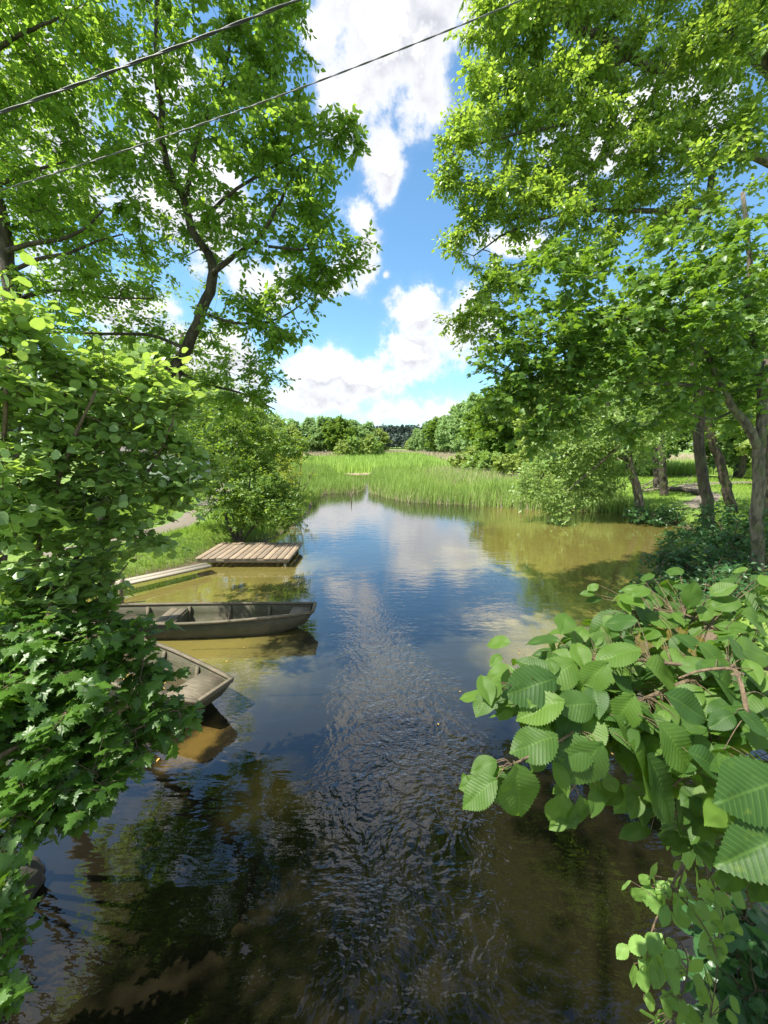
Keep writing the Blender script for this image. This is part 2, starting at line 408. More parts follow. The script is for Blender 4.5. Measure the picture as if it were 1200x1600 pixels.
def crv(pts, n=None):
    """Catmull-Rom resample of a polyline"""
    P = np.asarray(pts, float)
    if len(P) < 3: return np.linspace(P[0], P[-1], n or 4)
    Q = np.vstack([2 * P[0] - P[1], P, 2 * P[-1] - P[-2]]); out = []
    k = 4
    for i in range(1, len(Q) - 2):
        for t in np.linspace(0, 1, k, endpoint=False):
            out.append(.5 * ((2 * Q[i]) + (-Q[i - 1] + Q[i + 1]) * t + (2 * Q[i - 1] - 5 * Q[i] + 4 * Q[i + 1] - Q[i + 2]) * t * t + (-Q[i - 1] + 3 * Q[i] - 3 * Q[i + 1] + Q[i + 2]) * t ** 3))
    out.append(P[-1]); return np.array(out)

def blob_pts(rg, blobs):
    """blobs: (centre xyz, (rx, ry, rz), n)"""
    out = []
    for c, r, n in blobs:
        d = norm(rg.normal(size=(n, 3))); q = rg.uniform(.15, 1, (n, 1)) ** .45
        out.append(np.asarray(c) + d * q * np.asarray(r))
    return np.vstack(out)
def bpx(px, py, Y, rx, ry, n, depth=None):
    """crown clump given where it is seen, how far off (world Y) it stands"""
    c = PY(px, py, Y); zc = c[1] * math.cos(PITCH) - (c[2] - CAMZ) * math.sin(PITCH)
    a, b = rx * zc / F, ry * zc / F
    return (c, (a, depth or (a + b) / 2, b), n)

def make_tree(name, label, cat, base, limbs, blobs, T, lmat, size, seed=1, bark='bark', per=6, lpt=6, tw=.32, droop=.25, tilt=.6,
              group=None, min_r=.004, twiglets=True, crown='crown', trunk='trunk', rndlo=0, rndhi=1, flat=.75, rand_size=.35, only_mesh=False):
    """limbs: list of (points, r0, r1). Twigs grow from the limbs to every target inside the crown clumps, leaves sit on side twigs."""
    rg = np.random.default_rng(seed); base = np.asarray(base, float)
    mb = MB(); nodes = []; nr = []
    for pts, r0, r1 in limbs:
        c = crv(pts); k = len(c); t = np.linspace(0, 1, k)
        seg = norm(rg.normal(size=(k, 3))) * (r0 * .25); seg[0] = 0; seg[-1] = 0
        c = c + seg * (t * (1 - t) * 4)[:, None]
        rr = r0 + (r1 - r0) * t
        mb.tube(c, rr, 10 if r0 > .06 else 6)
        s0 = 0 if pts is not limbs[0][0] else k // 3
        nodes.append(c[s0:]); nr.append(rr[s0:])
    nodes = np.vstack(nodes); nr = np.concatenate(nr)
    tg = blob_pts(rg, blobs); N = len(tg)
    big = np.zeros((len(nodes) + N * 4, 3)); big[:len(nodes)] = nodes
    br = np.zeros(len(big)); br[:len(nr)] = nr; cnt = len(nodes)
    d0 = np.min(((tg[:, None] - nodes[None, ::3]) ** 2).sum(2), 1) if len(nodes) > 2 else np.zeros(N)
    tws = []
    for i in np.argsort(d0):
        p = tg[i]; dd = ((big[:cnt] - p) ** 2).sum(1); j = int(np.argmin(dd)); q = big[j]; L = math.sqrt(dd[j])
        r0 = min(br[j] * .75, .004 + .016 * L); r0 = max(r0, min_r); r1 = min_r * .8
        mid = (p + q) / 2 + rg.normal(size=3) * L * .10 + np.array([0, 0, .08 * L])
        ts = np.linspace(0, 1, 5)[:, None]
        path = (1 - ts) ** 2 * q + 2 * ts * (1 - ts) * mid + ts ** 2 * p
        mb.tube(path, np.linspace(r0, r1, 5), 4 if r0 < .03 else 6, caps=False)
        big[cnt:cnt + 4] = path[1:]; br[cnt:cnt + 4] = np.linspace(r0, r1, 5)[1:]; cnt += 4
        tws.append(path)
    tws = np.array(tws)                                   # N,5,3
    # side twigs
    K = per
    ti = np.repeat(np.arange(N), K); u = rg.uniform(.35, 1.0, len(ti)) * 4
    k0 = np.minimum(u.astype(int), 3); fr = (u - k0)[:, None]
    o = tws[ti, k0] * (1 - fr) + tws[ti, k0 + 1] * fr
    ax = norm(tws[ti, 4] - tws[ti, 2]); sd = norm(rg.normal(size=(len(ti), 3)) * (1, 1, flat))
    d = norm(ax * .6 + sd * 1.0 + np.array([0, 0, -droop * .4])); L = tw * rg.uniform(.5, 1.25, len(ti))
    if twiglets:
        e = o + d * L[:, None]; A = norm(np.cross(d, [0.1, .2, 1])); B = np.cross(d, A)
        V = []; rt = min_r * .7
        for th in (0, 2.1, 4.2):
            off = (math.cos(th) * A + math.sin(th) * B) * rt; V += [o + off, e + off * .4]
        V = np.stack(V, 1).reshape(-1, 3); q = np.arange(len(o))[:, None] * 6
        Fq = np.concatenate([q + np.array([[a, a + 1, b + 1, b]]) for a, b in ((0, 2), (2, 4), (4, 0))])
        mb.add(V, Fq)
    # leaves, alternate along the side twig
    J = lpt; n = len(o) * J; li = np.repeat(np.arange(len(o)), J); jj = np.tile(np.arange(J), len(o))
    t = (jj + rg.uniform(.2, 1, n)) / J; P = o[li] + d[li] * (L[li] * t)[:, None]
    up = np.array([0, 0, 1.0]); side = norm(np.cross(d[li], up) + 1e-3) * np.where(jj % 2, 1, -1)[:, None]
    A = norm(d[li] * .7 + side * .8 + rg.normal(size=(n, 3)) * .35 + up * (-droop))
    Nn = norm(up + rg.normal(size=(n, 3)) * tilt)
    P = P + side * .012
    S = size * rg.uniform(1 - rand_size, 1 + rand_size, n)
    tr = rg.uniform(0, 1, N)[ti][li]
    rnd = np.clip(rndlo + (rndhi - rndlo) * (.45 * tr + .55 * rg.uniform(0, 1, n)), 0, 1)
    V, FL, R, UV = put_leaves(T, P, A, Nn, S, rnd)
    fm = mesh_np(crown, V - base, FL, M[lmat], R, UV, smooth=True)
    mb2V = np.vstack(mb.V) - base
    fl = [np.vstack(mb.F4)] + ([np.vstack(mb.F3)] if mb.F3 else [])
    tm = mesh_np(trunk, mb2V, fl, M[bark])
    if only_mesh: return tm, fm
    root = thing(name, label, cat, base, group)
    link(trunk, tm, root); link(crown, fm, root)
    return root

# ------------------------------------------------------------------ shoreline and ground
SHORE = np.array([(-3.3, -60), (-3.1, -6), (-3.0, 0), (-2.95, 1.2), (-3.3, 2.6), (-4.7, 4.0), (-6.2, 5.4), (-6.9, 7.4), (-7.1, 8.9), (-6.2, 9.9), (-5.5, 11.0), (-5.3, 12.4),
    (-4.3, 13.6), (-3.9, 15.4), (-3.9, 20), (-4.6, 24.5), (-4.5, 27.5), (-2.1, 28.3), (-1.7, 31), (-2.2, 36), (-3.2, 41), (-4.4, 45), (-3.6, 46.3), (-1.6, 45.6), (-1.1, 40),
    (-1.0, 34), (-.9, 28.6), (.4, 25.6), (1.6, 23.7), (3.5, 22.9), (5.6, 22.2), (8.6, 20.6), (10.5, 20.6), (12.4, 19.6), (13.1, 17.6), (12.6, 15.2), (10.6, 13.6), (9.0, 12.2), (8.0, 10.8),
    (6.9, 9.2), (6.1, 7.2), (5.2, 5.2), (4.4, 3.4), (3.7, 1.6), (3.5, 0), (3.6, -6), (4, -60)])
def shore_sd(x, y):
    """>0 on land, <0 on water (metres)"""
    x = np.asarray(x, float); y = np.asarray(y, float); sh = x.shape; x = x.ravel(); y = y.ravel()
    A = SHORE; B = np.roll(SHORE, -1, 0); best = np.full(len(x), 1e9); ins = np.zeros(len(x), bool)
    for (ax, ay), (bx, by) in zip(A, B):
        ex, ey = bx - ax, by - ay; t = np.clip(((x - ax) * ex + (y - ay) * ey) / (ex * ex + ey * ey + 1e-9), 0, 1)
        best = np.minimum(best, (x - ax - t * ex) ** 2 + (y - ay - t * ey) ** 2)
        c = ((ay > y) != (by > y)) & (x < (bx - ax) * (y - ay) / (by - ay + 1e-12) + ax); ins ^= c
    d = np.sqrt(best); return np.where(ins, -d, d).reshape(sh)
def sst(x, a, b): t = np.clip((x - a) / (b - a), 0, 1); return t * t * (3 - 2 * t)
def wob(x, y): return .5 * np.sin(x * 1.3 + 2 * np.sin(y * .7)) + .3 * np.sin(y * 2.1 + x * .6) + .2 * np.sin(x * 4.1 - y * 3.3)
def ground_h(x, y):
    x = np.asarray(x, float); y = np.asarray(y, float)
    sd = shore_sd(x, y) + .12 * wob(x * 1.5, y * 1.5)
    marsh = sst(y, 21, 26) * sst(x, -11, -8) * (1 - sst(x, 13, 17) * (1 - sst(y, 28, 40)))
    marsh = np.maximum(marsh, sst(y, 30, 45))
    H = .62 * (1 - marsh) + .10 * marsh
    steep = .9 + .7 * marsh
    land = .03 + H * sst(sd, 0, 1.3 * steep) + .35 * (1 - marsh) * sst(sd, 1, 9) + .03 * wob(x, y) * sst(sd, .2, 1)
    wat = -.06 - 1.0 * sst(-sd, 0, 2.5)
    return np.where(sd > 0, land, wat)
def gh(x, y): return float(ground_h(np.array([x]), np.array([y]))[0])

def axis_pts(lo, hi, step, far):
    a = np.arange(lo, hi + step / 2, step); out = [hi]; s = step
    while out[-1] < far: s *= 1.18; out.append(out[-1] + s)
    out2 = [lo]; s = step
    while out2[-1] > -far: s *= 1.18; out2.append(out2[-1] - s)
    return np.concatenate([np.array(out2[1:])[::-1], a, np.array(out[1:])])
gx = axis_pts(-16, 24, .22, 2500); gy = axis_pts(-6, 48, .22, 2500)
X, Y = np.meshgrid(gx, gy); H = ground_h(X, Y)
V = np.stack([X, Y, H], -1).reshape(-1, 3); nx, ny = len(gx), len(gy)
i = np.arange(ny - 1)[:, None] * nx + np.arange(nx - 1)[None]
Fg = np.stack([i, i + 1, i + nx + 1, i + nx], -1).reshape(-1, 4)
m, t = mat('ground_soil_and_turf')
co = t.new('ShaderNodeTexCoord').outputs['Object']
n1 = t.noise(co, .5, 4); n2 = t.noise(co, 6, 6, .65); n3 = t.noise(co, 40, 3)
sdn = attr(t, 'sd')
col = t.mix(t.smooth(n1, .35, .6), C4(.085, .16, .022), C4(.15, .24, .03))
col = t.mix(t.smooth(n2, .5, .72), col, C4(.13, .12, .05))
soil = t.mix(n3, C4(.07, .05, .03), C4(.17, .13, .08))
col = t.mix(t.smooth(t.m('ADD', sdn, t.m('MULTIPLY', t.m('SUBTRACT', n2, .5), .8)), .55, .15), col, soil)
col = t.mix(t.smooth(sdn, 0.0, -.3), col, C4(.20, .15, .06))
p = t.new('ShaderNodeBsdfPrincipled'); t.l.new(col, p.inputs['Base Color']); p.inputs['Roughness'].default_value = .95
b = t.new('ShaderNodeBump'); b.inputs['Strength'].default_value = .6; b.inputs['Distance'].default_value = .05
t.l.new(t.m('ADD', n2, n3), b.inputs['Height']); t.l.new(b.outputs[0], p.inputs['Normal'])
fin_mat(t, p.outputs[0])
me = mesh_np('ground', V, [Fg], m)
a = me.attributes.new('sd', 'FLOAT', 'POINT'); a.data.foreach_set('value', shore_sd(X, Y).ravel().astype(np.float32))
tag(link('ground', me), 'grassy banks with bare soil at the water edge', 'ground', kind='structure')

# ------------------------------------------------------------------ water
wx = np.arange(-12, 18.01, .3); wy = np.arange(-58, 50.01, .3)
X, Y = np.meshgrid(wx, wy); nx, ny = len(wx), len(wy)
V = np.stack([X, Y, X * 0], -1).reshape(-1, 3); i = np.arange(ny - 1)[:, None] * nx + np.arange(nx - 1)[None]
Fw = np.stack([i, i + 1, i + nx + 1, i + nx], -1).reshape(-1, 4)
m, t = mat('turbid_stream_water')
co = t.new('ShaderNodeTexCoord').outputs['Object']; sp = t.new('ShaderNodeSeparateXYZ'); t.l.new(co, sp.inputs[0])
dep = t.m('MULTIPLY', attr(t, 'sd'), -1.0)
bot = t.noise(co, .55, 4, .6, .5); bot2 = t.noise(co, 2.2, 4, .6, .3)
wobn = t.m('MULTIPLY', t.m('SUBTRACT', bot, .5), 3.5)
axd = t.m('ADD', t.m('ABSOLUTE', sp.outputs[0]), wobn)
chan = t.smooth(t.m('SUBTRACT', axd, t.smooth(sp.outputs[1], 10, 22, 0.0, 3.5)), 3.4, .9)
k = t.m('MAXIMUM', chan, t.smooth(t.m('ADD', sp.outputs[1], wobn), 6.6, 4.4), clamp=True)
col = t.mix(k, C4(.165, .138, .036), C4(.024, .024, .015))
col = t.mix(t.smooth(sp.outputs[1], 6.0, 3.6), col, C4(.009, .0075, .004))  # near water darkened by colour, standing in for tree and bridge shade
for (bx, by, br_) in ((-1.2, 3.35, .55), (-2.2, 4.0, .35)):      # sun flecks put into the water colour as sandy spots
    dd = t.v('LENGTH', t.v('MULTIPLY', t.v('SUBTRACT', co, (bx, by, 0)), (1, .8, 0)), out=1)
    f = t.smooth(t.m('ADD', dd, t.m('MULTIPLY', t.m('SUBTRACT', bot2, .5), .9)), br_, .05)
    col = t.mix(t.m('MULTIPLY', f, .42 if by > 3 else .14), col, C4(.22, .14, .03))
weed = t.m('MULTIPLY', t.smooth(bot2, .56, .70), .55)
col = t.mix(t.m('MULTIPLY', weed, t.m('SUBTRACT', 1.0, k)), col, C4(.12, .10, .035))
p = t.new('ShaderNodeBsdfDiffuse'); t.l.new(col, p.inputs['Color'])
# ripples: current band from under the bridge, calmer water beyond
sx = t.m('ABSOLUTE', t.m('SUBTRACT', sp.outputs[0], t.m('MULTIPLY', t.m('SINE', t.m('MULTIPLY', sp.outputs[1], .5)), .35)))
band = t.m('MULTIPLY', t.smooth(t.m('ADD', sx, t.m('MULTIPLY', t.m('SUBTRACT', t.noise(co, .9, 3), .5), 1.1)), 1.35, .25), t.smooth(sp.outputs[1], 9.5, 3.5))
patch = t.smooth(t.noise(co, .45, 3), .42, .62)
swirl = t.noise(co, 1.1, 2, col=True)
sv = t.new('ShaderNodeVectorMath', operation='SCALE'); t.l.new(swirl, sv.inputs[0]); sv.inputs['Scale'].default_value = .55
cw = t.v('ADD', co, sv.outputs[0])
r1 = t.noise(t.v('MULTIPLY', cw, (1.0, .8, 1)), 10, 1.5, .45, .25)
r2 = t.noise(t.v('MULTIPLY', cw, (.8, 1.2, 1)), 22, 1.5, .45, .2)
far = t.noise(t.v('MULTIPLY', co, (.5, 1.4, 1)), 3.2, 3, .55, .3)
fine = t.noise(t.v('MULTIPLY', co, (.7, 1.2, 1)), 16, 2, .5, .2)
h = t.m('ADD', t.m('MULTIPLY', t.m('ADD', r1, t.m('MULTIPLY', r2, .42)), t.m('MULTIPLY', band, .019)),
        t.m('ADD', t.m('MULTIPLY', far, .0045), t.m('MULTIPLY', fine, t.m('ADD', .0003, t.m('MULTIPLY', patch, .0008)))))
b = t.new('ShaderNodeBump'); b.inputs['Strength'].default_value = 1.0; b.inputs['Distance'].default_value = 1.0
t.l.new(h, b.inputs['Height'])
gl = t.new('ShaderNodeBsdfGlossy'); gl.inputs['Roughness'].default_value = .012; t.l.new(b.outputs[0], gl.inputs['Normal'])
lw = t.new('ShaderNodeLayerWeight'); lw.inputs['Blend'].default_value = .5; t.l.new(b.outputs[0], lw.inputs['Normal'])
fr = t.m('ADD', .028, t.m('MULTIPLY', t.m('POWER', lw.outputs['Facing'], 2.05), .92), clamp=True)
mx = t.new('ShaderNodeMixShader'); t.l.new(fr, mx.inputs[0]); t.l.new(p.outputs[0], mx.inputs[1]); t.l.new(gl.outputs[0], mx.inputs[2])
fin_mat(t, mx.outputs[0])
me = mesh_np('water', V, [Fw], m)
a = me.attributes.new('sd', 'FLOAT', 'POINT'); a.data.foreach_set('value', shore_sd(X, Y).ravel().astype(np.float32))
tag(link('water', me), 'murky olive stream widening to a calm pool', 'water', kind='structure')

# ------------------------------------------------------------------ paths, mud
def ribbon(name, pts, width, m, label, cat, lift=.03, kind='structure'):
    c = crv(pts); T = np.gradient(c[:, :2], axis=0); T = norm(T); Nn = np.c_[-T[:, 1], T[:, 0]]; rows = []
    rg = np.random.default_rng(len(pts))
    cs = np.linspace(-1, 1, 7)
    for q in cs:
        j = 1 + .12 * rg.normal(size=len(c)) * abs(q)
        xy = c[:, :2] + Nn * (q * width / 2 * j)[:, None]
        rows.append(np.c_[xy, ground_h(xy[:, 0], xy[:, 1]) + lift * (1 - q ** 4 * 1.6)])
    V = np.stack(rows, 1).reshape(-1, 3); n = len(c); k = len(cs)
    i = np.arange(n - 1)[:, None] * k + np.arange(k - 1)[None]
    return tag(link(name, mesh_np(name, V, [np.stack([i, i + k, i + k + 1, i + 1], -1).reshape(-1, 4)], m)), label, cat, kind=kind)
ribbon('footpath', [(-8.9, 9.6), (-8.0, 11.5), (-7.4, 14), (-8.3, 18), (-10, 24), (-14, 33)], .95, M['path'], 'sandy trodden path on the near bank by the landing stage', 'path')
ribbon('path', [(14, 17.6), (17.5, 20.5), (19, 24), (24, 26), (34, 27)], 1.1, M['path'], 'bare earth path among the trees on the far side', 'path')
ribbon('forest_road', [(14, 38), (22, 36), (34, 36), (50, 39)], 2.2, M['path'], 'pale track crossing the grass between the trunks', 'path')
ribbon('mudflat', [(-4.9, 45.2), (-4.0, 46.6), (-2.6, 47.0), (-1.2, 46.6)], 1.7, M['mud'], 'bare tan mud at the end of the reed channel', 'mud', .05)

# ------------------------------------------------------------------ boats
def lerp(a, b, t): return a + (b - a) * t
def make_boat(label, loc, rotz, L=4.9, wmid=1.0, wstern=.34, wbow=.5, depth=.40, ribs=5, water_in=False, seats=(.42,), deckfrac=.10):
    """flat bottomed punt; +X is the open-water end"""
    root = thing('rowing_boat', label, 'boat', loc, 'flat wooden boats moored at the bank', rotz)
    n = 25; S = np.linspace(0, 1, n); th = .022
    def prof(s):
        k = math.sin(math.pi * min(1, max(0, s * .92 + .04))) ** .8
        we = lerp(wbow, wstern, s); wt = we + (wmid - we) * k
        wb = wt * .74; sheer = depth + .07 * (2 * s - 1) ** 2 + .03 * max(0, s - .8)
        bot = -.09 + .24 * max(0, (s - .80) / .20) ** 1.6 + .20 * max(0, (.16 - s) / .16) ** 1.6
        return wt, wb, sheer - .09, bot
    def section(s, ins):
        wt, wb, zt, zb = prof(s); x = (s - .5) * L
        if ins: x = (s - .5) * (L - 2 * th); zb += th; wt -= 2 * th; wb -= 2 * th
        ys = [-wt / 2, -(wt * .62 + wb * .38) / 2 - .012, -wb / 2, 0, wb / 2, (wt * .62 + wb * .38) / 2 + .012, wt / 2]
        zs = [zt, lerp(zb, zt, .55), zb, zb, zb, lerp(zb, zt, .55), zt]
        # ends rake: top stands further out than the bottom
        r = .16 * (max(0, s - .8) / .2) - .16 * (max(0, .2 - s) / .2)
        return [(x + r * (z - zb) / (zt - zb + 1e-6) * 1.0, y, z) for y, z in zip(ys, zs)]
    mb = MB()
    O = np.array([section(s, False) for s in S]); I = np.array([section(s, True) for s in S])
    V = np.vstack([O.reshape(-1, 3), I.reshape(-1, 3)]); k = 7; off = n * k; Fq = []
    for a in range(n - 1):
        for j in range(k - 1):
            q = a * k + j; Fq.append((q, q + k, q + k + 1, q + 1)); q += off; Fq.append((q, q + 1, q + k + 1, q + k))
        q = a * k; Fq.append((q, q + off, q + k + off, q + k)); q = a * k + k - 1; Fq.append((q, q + k, q + k + off, q + off))
    for a, fl in ((0, 1), (n - 1, 0)):
        for j in range(3):
            q = (a * k + j, a * k + j + 1, a * k + 5 - j, a * k + 6 - j)
            Fq.append(q if fl else q[::-1]); q = tuple(z + off for z in q); Fq.append(q[::-1] if fl else q)
        Fq.append((a * k, a * k + 6, a * k + 6 + off, a * k + off))
    mb.add(V, Fq); mb.build('hull', M['boat'], root)
    # side plank seams as thin battens
    for sgn, j in ((-1, 0), (1, 6)):
        g = MB(); P = O[:, j].copy(); P[:, 2] += .008; P[:, 1] += -sgn * .008
        prev = None; VV = []
        for pnt in P:
            for dy, dz in ((-.024, -.022), (.024, -.022), (.024, .020), (-.024, .020)): VV.append((pnt[0], pnt[1] + dy, pnt[2] + dz))
        FF = [];
        for a in range(n - 1):
            for q in range(4): FF.append((a * 4 + q, a * 4 + (q + 1) % 4, a * 4 + 4 + (q + 1) % 4, a * 4 + 4 + q))
        FF += [(3, 2, 1, 0), (n * 4 - 4, n * 4 - 3, n * 4 - 2, n * 4 - 1)]
        g.add(VV, FF); g.build('gunwale', M['boatrim'], root)
    for a, sx in ((n - 1, 1), (0, -1)):
        g = MB(); wt = O[a, 6, 1] - O[a, 0, 1]; g.box((O[a, 0, 0] - sx * .005, 0, O[a, 0, 2] + .012), (.05, wt - .02, .06)); g.build('transom_rail', M['boatrim'], root)
    def cross(s, z): # inner half width at height z
        wt, wb, zt, zb = prof(s); return lerp(wb, wt, min(1, max(0, (z - zb) / (zt - zb)))) / 2 - th - .004
    for s in np.linspace(.18, .84, ribs):
        for sg in (-1, 1):
            g = MB(); zt = prof(s)[2] - .03; zb = prof(s)[3] + th + .005; x = (s - .5) * L
            y0, y1 = sg * (cross(s, zb) - .012), sg * (cross(s, zt) - .012)
            w2 = .028; VV = []
            for (y, z) in ((y0, zb), (y1, zt)):
                for dx, dy in ((-w2, -.014), (w2, -.014), (w2, .012), (-w2, .012)): VV.append((x + dx, y + dy, z))
            g.add(VV, [(0, 1, 5, 4), (1, 2, 6, 5), (2, 3, 7, 6), (3, 0, 4, 7), (3, 2, 1, 0), (4, 5, 6, 7)]); g.build('rib', M['boatrim'], root)
    for s in seats:
        zt = prof(s)[2] - .07; g = MB(); ww = cross(s, zt) * 2 - .01
        for q in (-.085, .085): g.box(((s - .5) * L + q, 0, zt), (.16, ww, .028))
        g.build('thwart', M['boatrim'], root)
        g = MB(); g.box(((s - .5) * L + .185, 0, (zt + prof(s)[3]) / 2), (.02, ww * .86, zt - prof(s)[3] - .03)); g.build('bulkhead', M['boat'], root)
    # end deck
    g = MB(); s0, s1 = 1 - deckfrac, .985; VV = []
    for s in (s0, s1):
        z = prof(s)[2] - .035; hw = cross(s, z) + .01; x = (s - .5) * L + (.16 * (s - .8) / .2)
        VV += [(x, -hw, z), (x, hw, z), (x, hw, z - .025), (x, -hw, z - .025)]
    g.add(VV, [(0, 4, 5, 1), (3, 2, 6, 7), (0, 1, 2, 3), (4, 7, 6, 5), (1, 5, 6, 2), (0, 3, 7, 4)]); g.build('end_deck', M['boatrim'], root)
    if water_in:
        z = .02; VV = []; FF = []
        ss = np.linspace(.1, .86, 14)
        for s in ss: hw = cross(s, z) ; VV += [((s - .5) * L, -hw, z), ((s - .5) * L, hw, z)]
        for a in range(13): FF.append((2 * a, 2 * a + 2, 2 * a + 3, 2 * a + 1))
        g = MB(); g.add(VV, FF); g.build('bilge_water', M['bilge'], root)
        rg = np.random.default_rng(4); N = 60; s = rg.uniform(.5, .86, N)
        P = np.c_[(s - .5) * L, rg.uniform(-.34, .34, N), np.full(N, z + .006)]
        A = np.c_[norm(rg.normal(size=(N, 2))), np.zeros(N)]
        V_, F_, R_, U_ = put_leaves(T_ROUND, P, A, np.tile([0, 0, 1.], (N, 1)) + rg.normal(size=(N, 3)) * .1, rg.uniform(.04, .07, N), rg.uniform(0, 1, N))
        o = link('fallen_leaves', mesh_np('fallen_leaves', V_, F_, M['litter'], R_, U_), root); o['kind'] = 'stuff'
    return root
m, t = mat('bilge_water'); p = t.new('ShaderNodeBsdfPrincipled'); p.inputs['Base Color'].default_value = C4(.05, .04, .02); p.inputs['Roughness'].default_value = .03
bn = t.noise(t.new('ShaderNodeTexCoord').outputs['Object'], 6, 2); b = t.new('ShaderNodeBump'); b.inputs['Distance'].default_value = .004; t.l.new(bn, b.inputs['Height']); t.l.new(b.outputs[0], p.inputs['Normal'])
fin_mat(t, p.outputs[0]); M['bilge'] = m
make_boat('olive brown wooden rowing boat lying crosswise nearest the landing stage', (-3.95, 6.88, 0.02), math.radians(2), L=4.9, wmid=.92, wstern=.30, seats=(.47,), deckfrac=.08)
make_boat('half hidden wooden boat pointing at the viewer, with water and fallen leaves inside', (-4.07, 5.40, 0.02), math.radians(-26.5), L=4.0, wmid=.98, wstern=.42, ribs=4, water_in=True, seats=(.3,), deckfrac=.13)

# ------------------------------------------------------------------ landing stage, gangplank, stakes
dock = thing('landing_stage', 'small square platform of pale boards on short posts over the water', 'jetty', (-4.1, 11.6, -.20))
bd = MB(); rg = np.random.default_rng(5); nb = 14
for k in range(nb):
    x = -1.27 + k * 2.56 / (nb - 1); bd.box((x, rg.uniform(-.03, .03), .46 + rg.uniform(-.004, .006)), (2.56 / nb - .012, 1.85 + rg.uniform(-.05, .05), .035))
bd.build('deck', M['dockwood'], dock)
for y in (-.84, 0, .84): g = MB(); g.box((0, y, .39), (2.62, .09, .10)); g.build('beam', M['dockbeam'], dock)
g = MB(); g.box((1.33, 0, .425), (.045, 1.8, .11)); g.build('edge_board', M['dockbeam'], dock)
for x in (-1.15, 1.2):
    for y in (-.78, .78): g = MB(); g.tube([(x, y, -.9), (x, y, .37)], .055, 8); g.build('post', M['dockbeam'], dock)
pl = thing('gangplank', 'long pale weathered plank walk reaching from the path to the platform', 'walkway', (-6.3, 9.6, 0))
a0 = np.array(PG(150, 923, .27)); a1 = np.array(PG(332, 884, .23)); d = (a1 - a0); Ld = np.linalg.norm(d[:2]); az = math.atan2(d[1], d[0])
g = MB(); nrm = np.array([-math.sin(az), math.cos(az)])
def slab(g, p, q, wdt, h, off):
    p = p.copy(); q = q.copy(); p[:2] += nrm * off; q[:2] += nrm * off
    o = np.r_[nrm * wdt / 2, 0]; dz = np.array([0, 0, h])
    V = [p - o, p + o, q + o, q - o, p - o - dz, p + o - dz, q + o - dz, q - o - dz]
    g.add(np.array(V) - np.array((-6.3, 9.6, 0)), [(3, 2, 1, 0), (4, 5, 6, 7), (0, 1, 5, 4), (2, 3, 7, 6), (1, 2, 6, 5), (3, 0, 4, 7)])
for off in (.12, .34): slab(g, a0 + (0, 0, rg.uniform(-.01, .01)), a1 + (0, 0, rg.uniform(-.01, .01)), .205, .028, off)
g.build('board', M['plank'], pl)
g = MB(); slab(g, a0 - (0, 0, .032), a1 - (0, 0, .032), .08, .06, .2); g.build('bearer', M['dockbeam'], pl)
def stake(label, x, y, h, r, m='dockbeam', lean=(0, 0)):
    g = MB(); g.tube([(0, 0, -.8), (lean[0] * .5, lean[1] * .5, h * .5), (lean[0], lean[1], h)], [r, r * .95, r * .85], 8)
    tag(g.build('mooring_stake', M[m], None, (x, y, 0), smooth=True), label, 'stake', 'stakes in the water')
q = PG(186, 944); stake('dark leaning stake between the gangplank and the crosswise boat', q[0], q[1], .62, .05, lean=(.12, .05))
q = PG(549, 784); stake('thin upright stake in open water before the reeds', q[0], q[1], .55, .03)

rg = np.random.default_rng(61); N = 90
x = rg.uniform(-5.5, 5, N); y = 1.5 + 14 * rg.uniform(0, 1, N); k = (shore_sd(x, y) < -.3) & ((np.abs(x) > 1.2) | (rg.uniform(0, 1, N) < .25)); x, y = x[k], y[k]; N = len(x)
V_, F_, R_, U_ = put_leaves(T_SMALL, np.c_[x, y, np.full(N, .012)], np.c_[norm(rg.normal(size=(N, 2))), np.zeros(N)], np.tile([0, 0, 1.], (N, 1)) + rg.normal(size=(N, 3)) * .06, rg.uniform(.025, .055, N), rg.uniform(0, 1, N))
tag(link('floating_leaves', mesh_np('floating_leaves', V_, F_, M['litter'], R_, U_)), 'small fallen leaves drifting on the water', 'leaves', kind='stuff')

# ------------------------------------------------------------------ cables
def cable(label, a, b, sag, r, m, strands=2, pitch=.16):
    n = int(np.linalg.norm(b - a) / .02); t = np.linspace(0, 1, n); P = a + (b - a) * t[:, None]; P[:, 2] -= sag * 4 * t * (1 - t)
    T = norm(np.gradient(P, axis=0)); A = norm(np.cross(T, [0, 0, 1.])); B = np.cross(T, A)
    root = thing('overhead_cable', label, 'cable', a, 'overhead cables crossing the stream')
    s = np.linspace(0, np.linalg.norm(b - a), n)
    for k in range(strands):
        ph = 2 * math.pi * (s / pitch + k / strands); off = (np.cos(ph)[:, None] * A + np.sin(ph)[:, None] * B) * r * .55
        g = MB(); g.tube(P + off, r * .62, 6); g.build('strand', M[m], root, smooth=True, origin=a)
a, b = PD(-260, 268, 3.4), PD(760, -120, 3.0); cable('thick dark twisted cable, nearer the top left corner', a, b, .04, .0105, 'cable', 2, .6)
a, b = PD(-260, 372, 4.6), PD(1100, -125, 4.2); cable('thinner grey twisted cable below the thick one', a, b, .20, .0075, 'wire', 2, .5)

# ------------------------------------------------------------------ near bank trees and bushes
def base_at(x, y): return np.array([x, y, gh(x, y) - .05])
def L_(Y, *px): return [PY(a, b, Y) for a, b in px]

